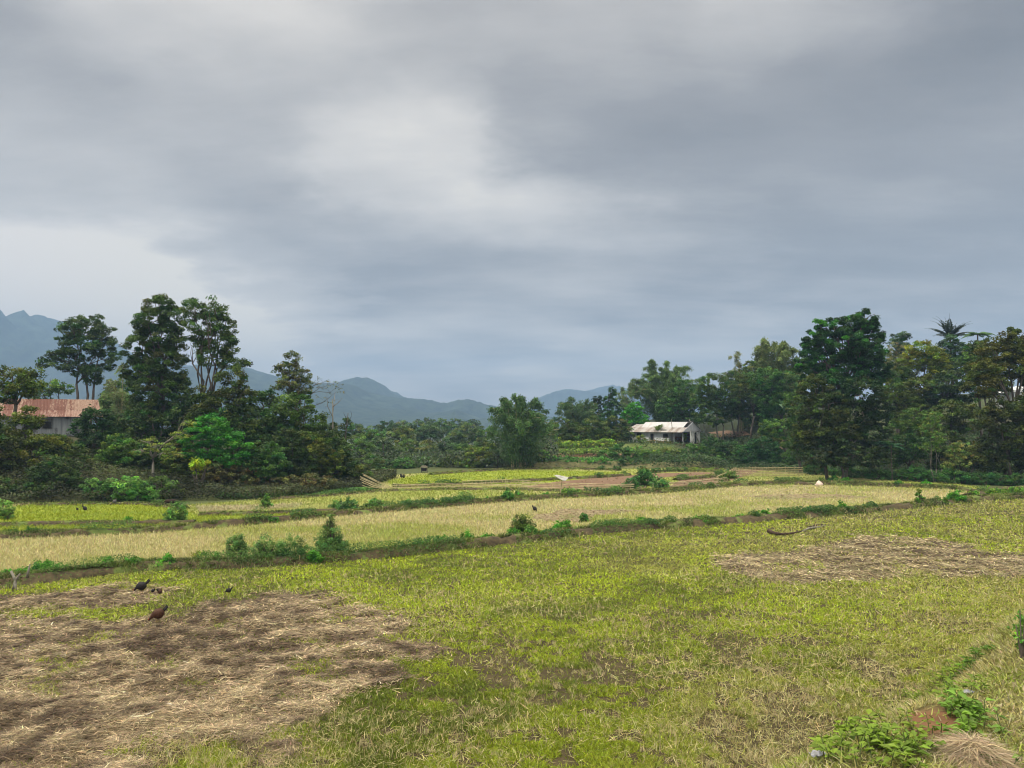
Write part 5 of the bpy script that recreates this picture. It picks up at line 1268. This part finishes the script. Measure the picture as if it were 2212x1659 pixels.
# ================================================================== MOUNTAINS
def mountain(name, D, ridge, foot, depth, seed, amp=.10, n=420, m_=46):
    rx_ = np.array([p_[0] for p_ in ridge], float); ry_ = np.array([p_[1] for p_ in ridge], float)
    xs = np.linspace(rx_[0], rx_[-1], n); ys = np.interp(xs, rx_, ry_)
    top = at(xs, ys, D); zt = top[:, 2]; X0 = top[:, 0]
    rows = []
    vv = np.concatenate([np.linspace(-.35, 0, 8)[:-1], np.linspace(0, 1, m_) ** 1.15])
    for v_ in vv:
        yy = D - v_ * depth
        base = foot + (zt - foot) * (1 - abs(v_)) ** (1.25 if v_ >= 0 else 1.0)
        w_ = min(1, abs(v_) * 3.2) * (1 - abs(v_)) * 1.6
        sp_n = (1 - abs(2 * fbm(X0 + v_ * depth * .25, yy + 0 * X0, depth * .22, seed, 4) - 1)) - .62
        zz = base + w_ * sp_n * (zt - foot) * .75
        zz = zz + (fbm(X0, yy + 0 * X0, D * .006, seed + 5, 3) - .5) * D * .0022
        rows.append(np.stack([X0 * (yy / D) ** .15, yy + 0 * X0, zz], 1))
    V = np.stack(rows).reshape(-1, 3); k = len(vv)
    a_ = (np.arange(k - 1)[:, None] * n + np.arange(n - 1)[None]).ravel()
    Fc = np.stack([a_, a_ + 1, a_ + n + 1, a_ + n], 1)
    o = raw_mesh(name, V, Fc, MTN, None, None, True)
    return tag(o, kind='structure')
m_, nt = newmat('forested_slope'); b = NB(nt)
f = b.noise(.035, 8, b.pos(), .7)
c = b.mix(b.ramp(f, .38, .62), (.012, .024, .018), (.045, .068, .040))
bp = b.n('ShaderNodeBump', ins={'Strength': 1.0, 'Distance': 8.0, 'Height': f})
p = b.n('ShaderNodeBsdfPrincipled', ins={'Roughness': .95, 'Base Color': c, 'Specular IOR Level': .05, 'Normal': bp.outputs[0]})
b.n('ShaderNodeOutputMaterial', ins={0: p.outputs[0]}); MTN = m_
mountain('mountain', 2600, [(-500,760),(-380,720),(-250,735),(-120,700),(-40,696),(0,688),(22,688),(38,694),(55,699),(80,696),(100,689),(111,687),(125,693),(150,712),(200,742),(260,766),(330,776),(400,790),(440,820),(500,860),(560,930)], -6, 1300, 3)
mountain('mountain', 2300, [(340,930),(400,850),(450,812),(500,800),(533,799),(545,798),(560,801),(591,812),(640,822),(678,831),(710,831),(738,828),(755,822),(768,820),(779,817),(790,820),(800,819),(812,824),(828,832),(840,844),(851,851),(870,858),(908,863),(940,868),(976,876),(990,872),(1016,867),(1040,872),(1063,876),(1100,884),(1160,895),(1230,915),(1300,930)], -6, 1200, 9)
mountain('mountain', 3600, [(1000,930),(1060,905),(1120,880),(1179,854),(1195,848),(1228,843),(1256,846),(1290,852),(1340,860),(1420,870),(1550,890),(1700,910)], -6, 900, 14)
mountain('mountain', 4300, [(1180,900),(1230,862),(1269,845),(1295,838),(1318,833),(1343,839),(1400,846),(1500,835),(1620,850),(1800,880),(2000,905)], -6, 900, 21)

# ================================================================== SKY
w = bpy.data.worlds.new('World'); sc.world = w; w.use_nodes = True
nt = w.node_tree
for n_ in list(nt.nodes): nt.nodes.remove(n_)
b = NB(nt)
SUN_EL, SUN_AZ = R(52), R(-115)      # azimuth measured from +Y towards +X
dirv = b.n('ShaderNodeTexCoord').outputs['Generated']
sx = b.n('ShaderNodeSeparateXYZ', ins={0: dirv})
az = b.math('ARCTAN2', sx.outputs[0], sx.outputs[1])
el = b.math('ARCSINE', sx.outputs[2])
# cloud-deck coordinates (a flat layer overhead)
den = b.math('ADD', b.math('MAXIMUM', sx.outputs[2], 0.0), .16)
deck = b.n('ShaderNodeCombineXYZ', ins={0: b.math('DIVIDE', sx.outputs[0], den), 1: b.math('DIVIDE', sx.outputs[1], den), 2: 0.0}).outputs[0]
n1 = b.noise(1.1, 3, deck, .45)
wv = b.n('ShaderNodeTexNoise', ins={'Scale': 1.5, 'Detail': 5, 'Roughness': .58, 'Vector': deck}).outputs['Color']
wv = b.n('ShaderNodeSeparateColor', ins={0: wv})
au = b.math('ADD', b.math('MULTIPLY', az, .62), b.math('MULTIPLY', b.math('SUBTRACT', wv.outputs[0], .5), .26))
ev = b.math('ADD', el, b.math('MULTIPLY', b.math('SUBTRACT', wv.outputs[1], .5), .17))
uv = b.n('ShaderNodeCombineXYZ', ins={0: au, 1: ev, 2: 0.0}).outputs[0]
CP = [(0,20,.52),(250,15,.74),(520,15,.80),(760,20,.66),(1000,20,.54),(1300,15,.55),(1620,30,.66),(1850,20,.60),(2130,60,.36),(2200,20,.36),
      (60,150,.60),(270,160,.44),(500,150,.66),(900,160,.56),(1250,160,.50),(1550,150,.50),(1850,150,.42),(2190,210,.52),
      (60,290,.64),(330,240,.70),(600,270,.58),(860,310,.72),(1150,280,.46),(1450,290,.40),(1750,250,.46),(2050,270,.36),(2180,300,.50),
      (60,400,.60),(250,420,.56),(480,400,.56),(760,345,.86),(950,380,.90),(1120,430,.84),(1350,380,.52),(1650,370,.44),(1950,360,.50),(2180,420,.42),
      (100,500,.98),(340,510,.74),(600,480,.50),(850,480,.56),(1050,500,.62),(1230,480,.70),(1550,450,.52),(1850,450,.40),(2100,470,.46),
      (80,590,1.0),(320,570,.90),(560,590,.62),(760,560,.44),(1000,590,.48),(1300,570,.50),(1600,550,.50),(1900,570,.42),(2180,560,.42),
      (60,670,.95),(300,690,.86),(600,680,.60),(850,670,.48),(1100,680,.50),(1400,650,.46),(1700,640,.34),(1950,630,.32),(2180,640,.36),
      (560,760,.80),(760,770,.60),(950,790,.48),(1000,800,.66),(1180,800,.72),(1330,790,.58),(1100,740,.44),(1450,740,.52),(1650,720,.62),(1850,700,.44),(2100,690,.58),(2200,720,.62),
      (850,830,.58),(1050,840,.46),(1250,830,.58),(600,850,.6),(1500,800,.62),(200,850,.8),(1800,860,.5),(2150,860,.5)]
num = den2 = None
for (x, y, v) in CP:
    d = np.array(ray(x, y)); d = d / np.linalg.norm(d)
    a_, e_ = math.atan2(d[0], d[1]) * .62, math.asin(d[2])
    dist = b.n('ShaderNodeVectorMath', operation='DISTANCE', ins={0: uv, 1: (a_, e_, 0)}).outputs['Value']
    g = b.math('EXPONENT', b.math('MULTIPLY', b.math('MULTIPLY', dist, dist), -1 / (2 * .034 ** 2)))
    gvx = b.math('MULTIPLY', g, float(v))
    num = gvx if num is None else b.math('ADD', num, gvx)
    den2 = g if den2 is None else b.math('ADD', den2, g)
bgv = .62   # elsewhere in the sky
eps = 3e-4
val = b.math('DIVIDE', b.math('ADD', num, bgv * eps), b.math('ADD', den2, eps))
dk2 = b.n('ShaderNodeMapping', ins={'Vector': deck, 'Rotation': (0, 0, .5), 'Scale': (.55, 1.25, 1)}).outputs[0]
n2 = b.noise(2.6, 7, dk2, .6)
val = b.math('ADD', val, b.math('MULTIPLY', b.math('SUBTRACT', n1, .5), .35))
val = b.math('ADD', b.math('MULTIPLY', b.math('SUBTRACT', val, .57), 1.6), .53)
val = b.math('ADD', val, b.math('MULTIPLY', b.math('SUBTRACT', n2, .5), .50), clamp=True)
lowv = b.math('SUBTRACT', 1.0, b.ramp(el, .02, .26))
val = b.math('ADD', b.math('MULTIPLY', b.math('SUBTRACT', val, .5), b.math('ADD', 1.0, b.math('MULTIPLY', lowv, .7))), b.math('ADD', .5, b.math('MULTIPLY', lowv, .27)), clamp=True)
rp = b.n('ShaderNodeValToRGB', ins={0: val}); cr = rp.color_ramp; cr.interpolation = 'LINEAR'
cols = [(0.0, (.150, .143, .138)), (.35, (.262, .248, .238)), (.6, (.425, .402, .375)), (.85, (.60, .562, .51)), (1.0, (.76, .70, .60))]
cr.elements[0].position = 0; cr.elements[1].position = 1
for pz, c_ in cols[1:-1]: cr.elements.new(pz)
for e_, (pz, c_) in zip(cr.elements, cols): e_.color = c_ + (1,)
cl = rp.outputs[0]
# bluer, paler air low in the sky; warm glow low on the left
low = b.math('SUBTRACT', 1.0, b.ramp(el, .0, .22))
cl = b.mix(b.math('MULTIPLY', low, .45), cl, b.mix(1.0, cl, (2.08, 1.86, 1.55), 'MULTIPLY'))
warm = b.math('MULTIPLY', b.math('MULTIPLY', b.ramp(az, -.42, -.62), b.ramp(val, .75, .95)), .5)
cl = b.mix(warm, cl, (.80, .72, .66))
# unseen overcast overhead and behind, brightness added to light the ground and trees
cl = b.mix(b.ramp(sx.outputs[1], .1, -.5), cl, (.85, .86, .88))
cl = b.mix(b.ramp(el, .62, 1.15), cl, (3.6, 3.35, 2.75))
sky = b.n('ShaderNodeTexSky', sky_type='NISHITA', sun_disc=False, sun_elevation=SUN_EL, sun_rotation=SUN_AZ)
SK = .1
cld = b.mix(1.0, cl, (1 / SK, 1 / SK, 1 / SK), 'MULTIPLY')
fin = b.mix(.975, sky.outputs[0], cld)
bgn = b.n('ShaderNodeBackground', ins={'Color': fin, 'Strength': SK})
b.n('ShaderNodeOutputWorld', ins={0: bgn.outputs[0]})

# ================================================================== SUN, HAZE, CAMERA
sd = bpy.data.lights.new('sun', 'SUN'); sd.energy = 1.5; sd.angle = R(14); sd.color = (1, .94, .82)
so = bpy.data.objects.new('sun', sd); C.objects.link(so)
dv = Vector((math.sin(SUN_AZ) * math.cos(SUN_EL), math.cos(SUN_AZ) * math.cos(SUN_EL), math.sin(SUN_EL)))
so.rotation_euler = dv.to_track_quat('Z', 'Y').to_euler(); so.location = (0, 0, 60)

HZ = True
if HZ:
    m, nt = newmat('haze_air'); b = NB(nt)
    vp = b.n('ShaderNodeVolumePrincipled', ins={'Color': (.32, .49, .76, 1), 'Density': .00041, 'Anisotropy': .0})
    b.n('ShaderNodeOutputMaterial', ins={1: vp.outputs[0]})
    mb = MB(); z0, z1 = -9.0, 395.0
    mb.box((0, 2350, (z0 + z1) / 2), (9400, 5000, z1 - z0))
    o = mb.build('haze', m); tag(o, 'thin bluish air that fades the far mountains', 'haze', kind='stuff')

cam = bpy.data.cameras.new('camera'); co = bpy.data.objects.new('camera', cam); C.objects.link(co)
cam.sensor_width = 36; cam.lens = 36 * F / 2212; cam.clip_end = 20000; cam.clip_start = .05
co.location = (0, 0, H); co.rotation_euler = (R(90) + PITCH, 0, 0)
sc.camera = co
sc.view_settings.view_transform = 'Standard'; sc.view_settings.look = 'None'; sc.view_settings.exposure = 0.5; sc.view_settings.gamma = 1
sc.render.engine = 'CYCLES'
cy = sc.cycles
cy.max_bounces = 5; cy.diffuse_bounces = 2; cy.glossy_bounces = 2; cy.transmission_bounces = 3; cy.volume_bounces = 0; cy.transparent_max_bounces = 8
cy.filter_width = 1.05; cy.use_denoising = True; cy.sample_clamp_indirect = 5
cy.volume_step_rate = 4
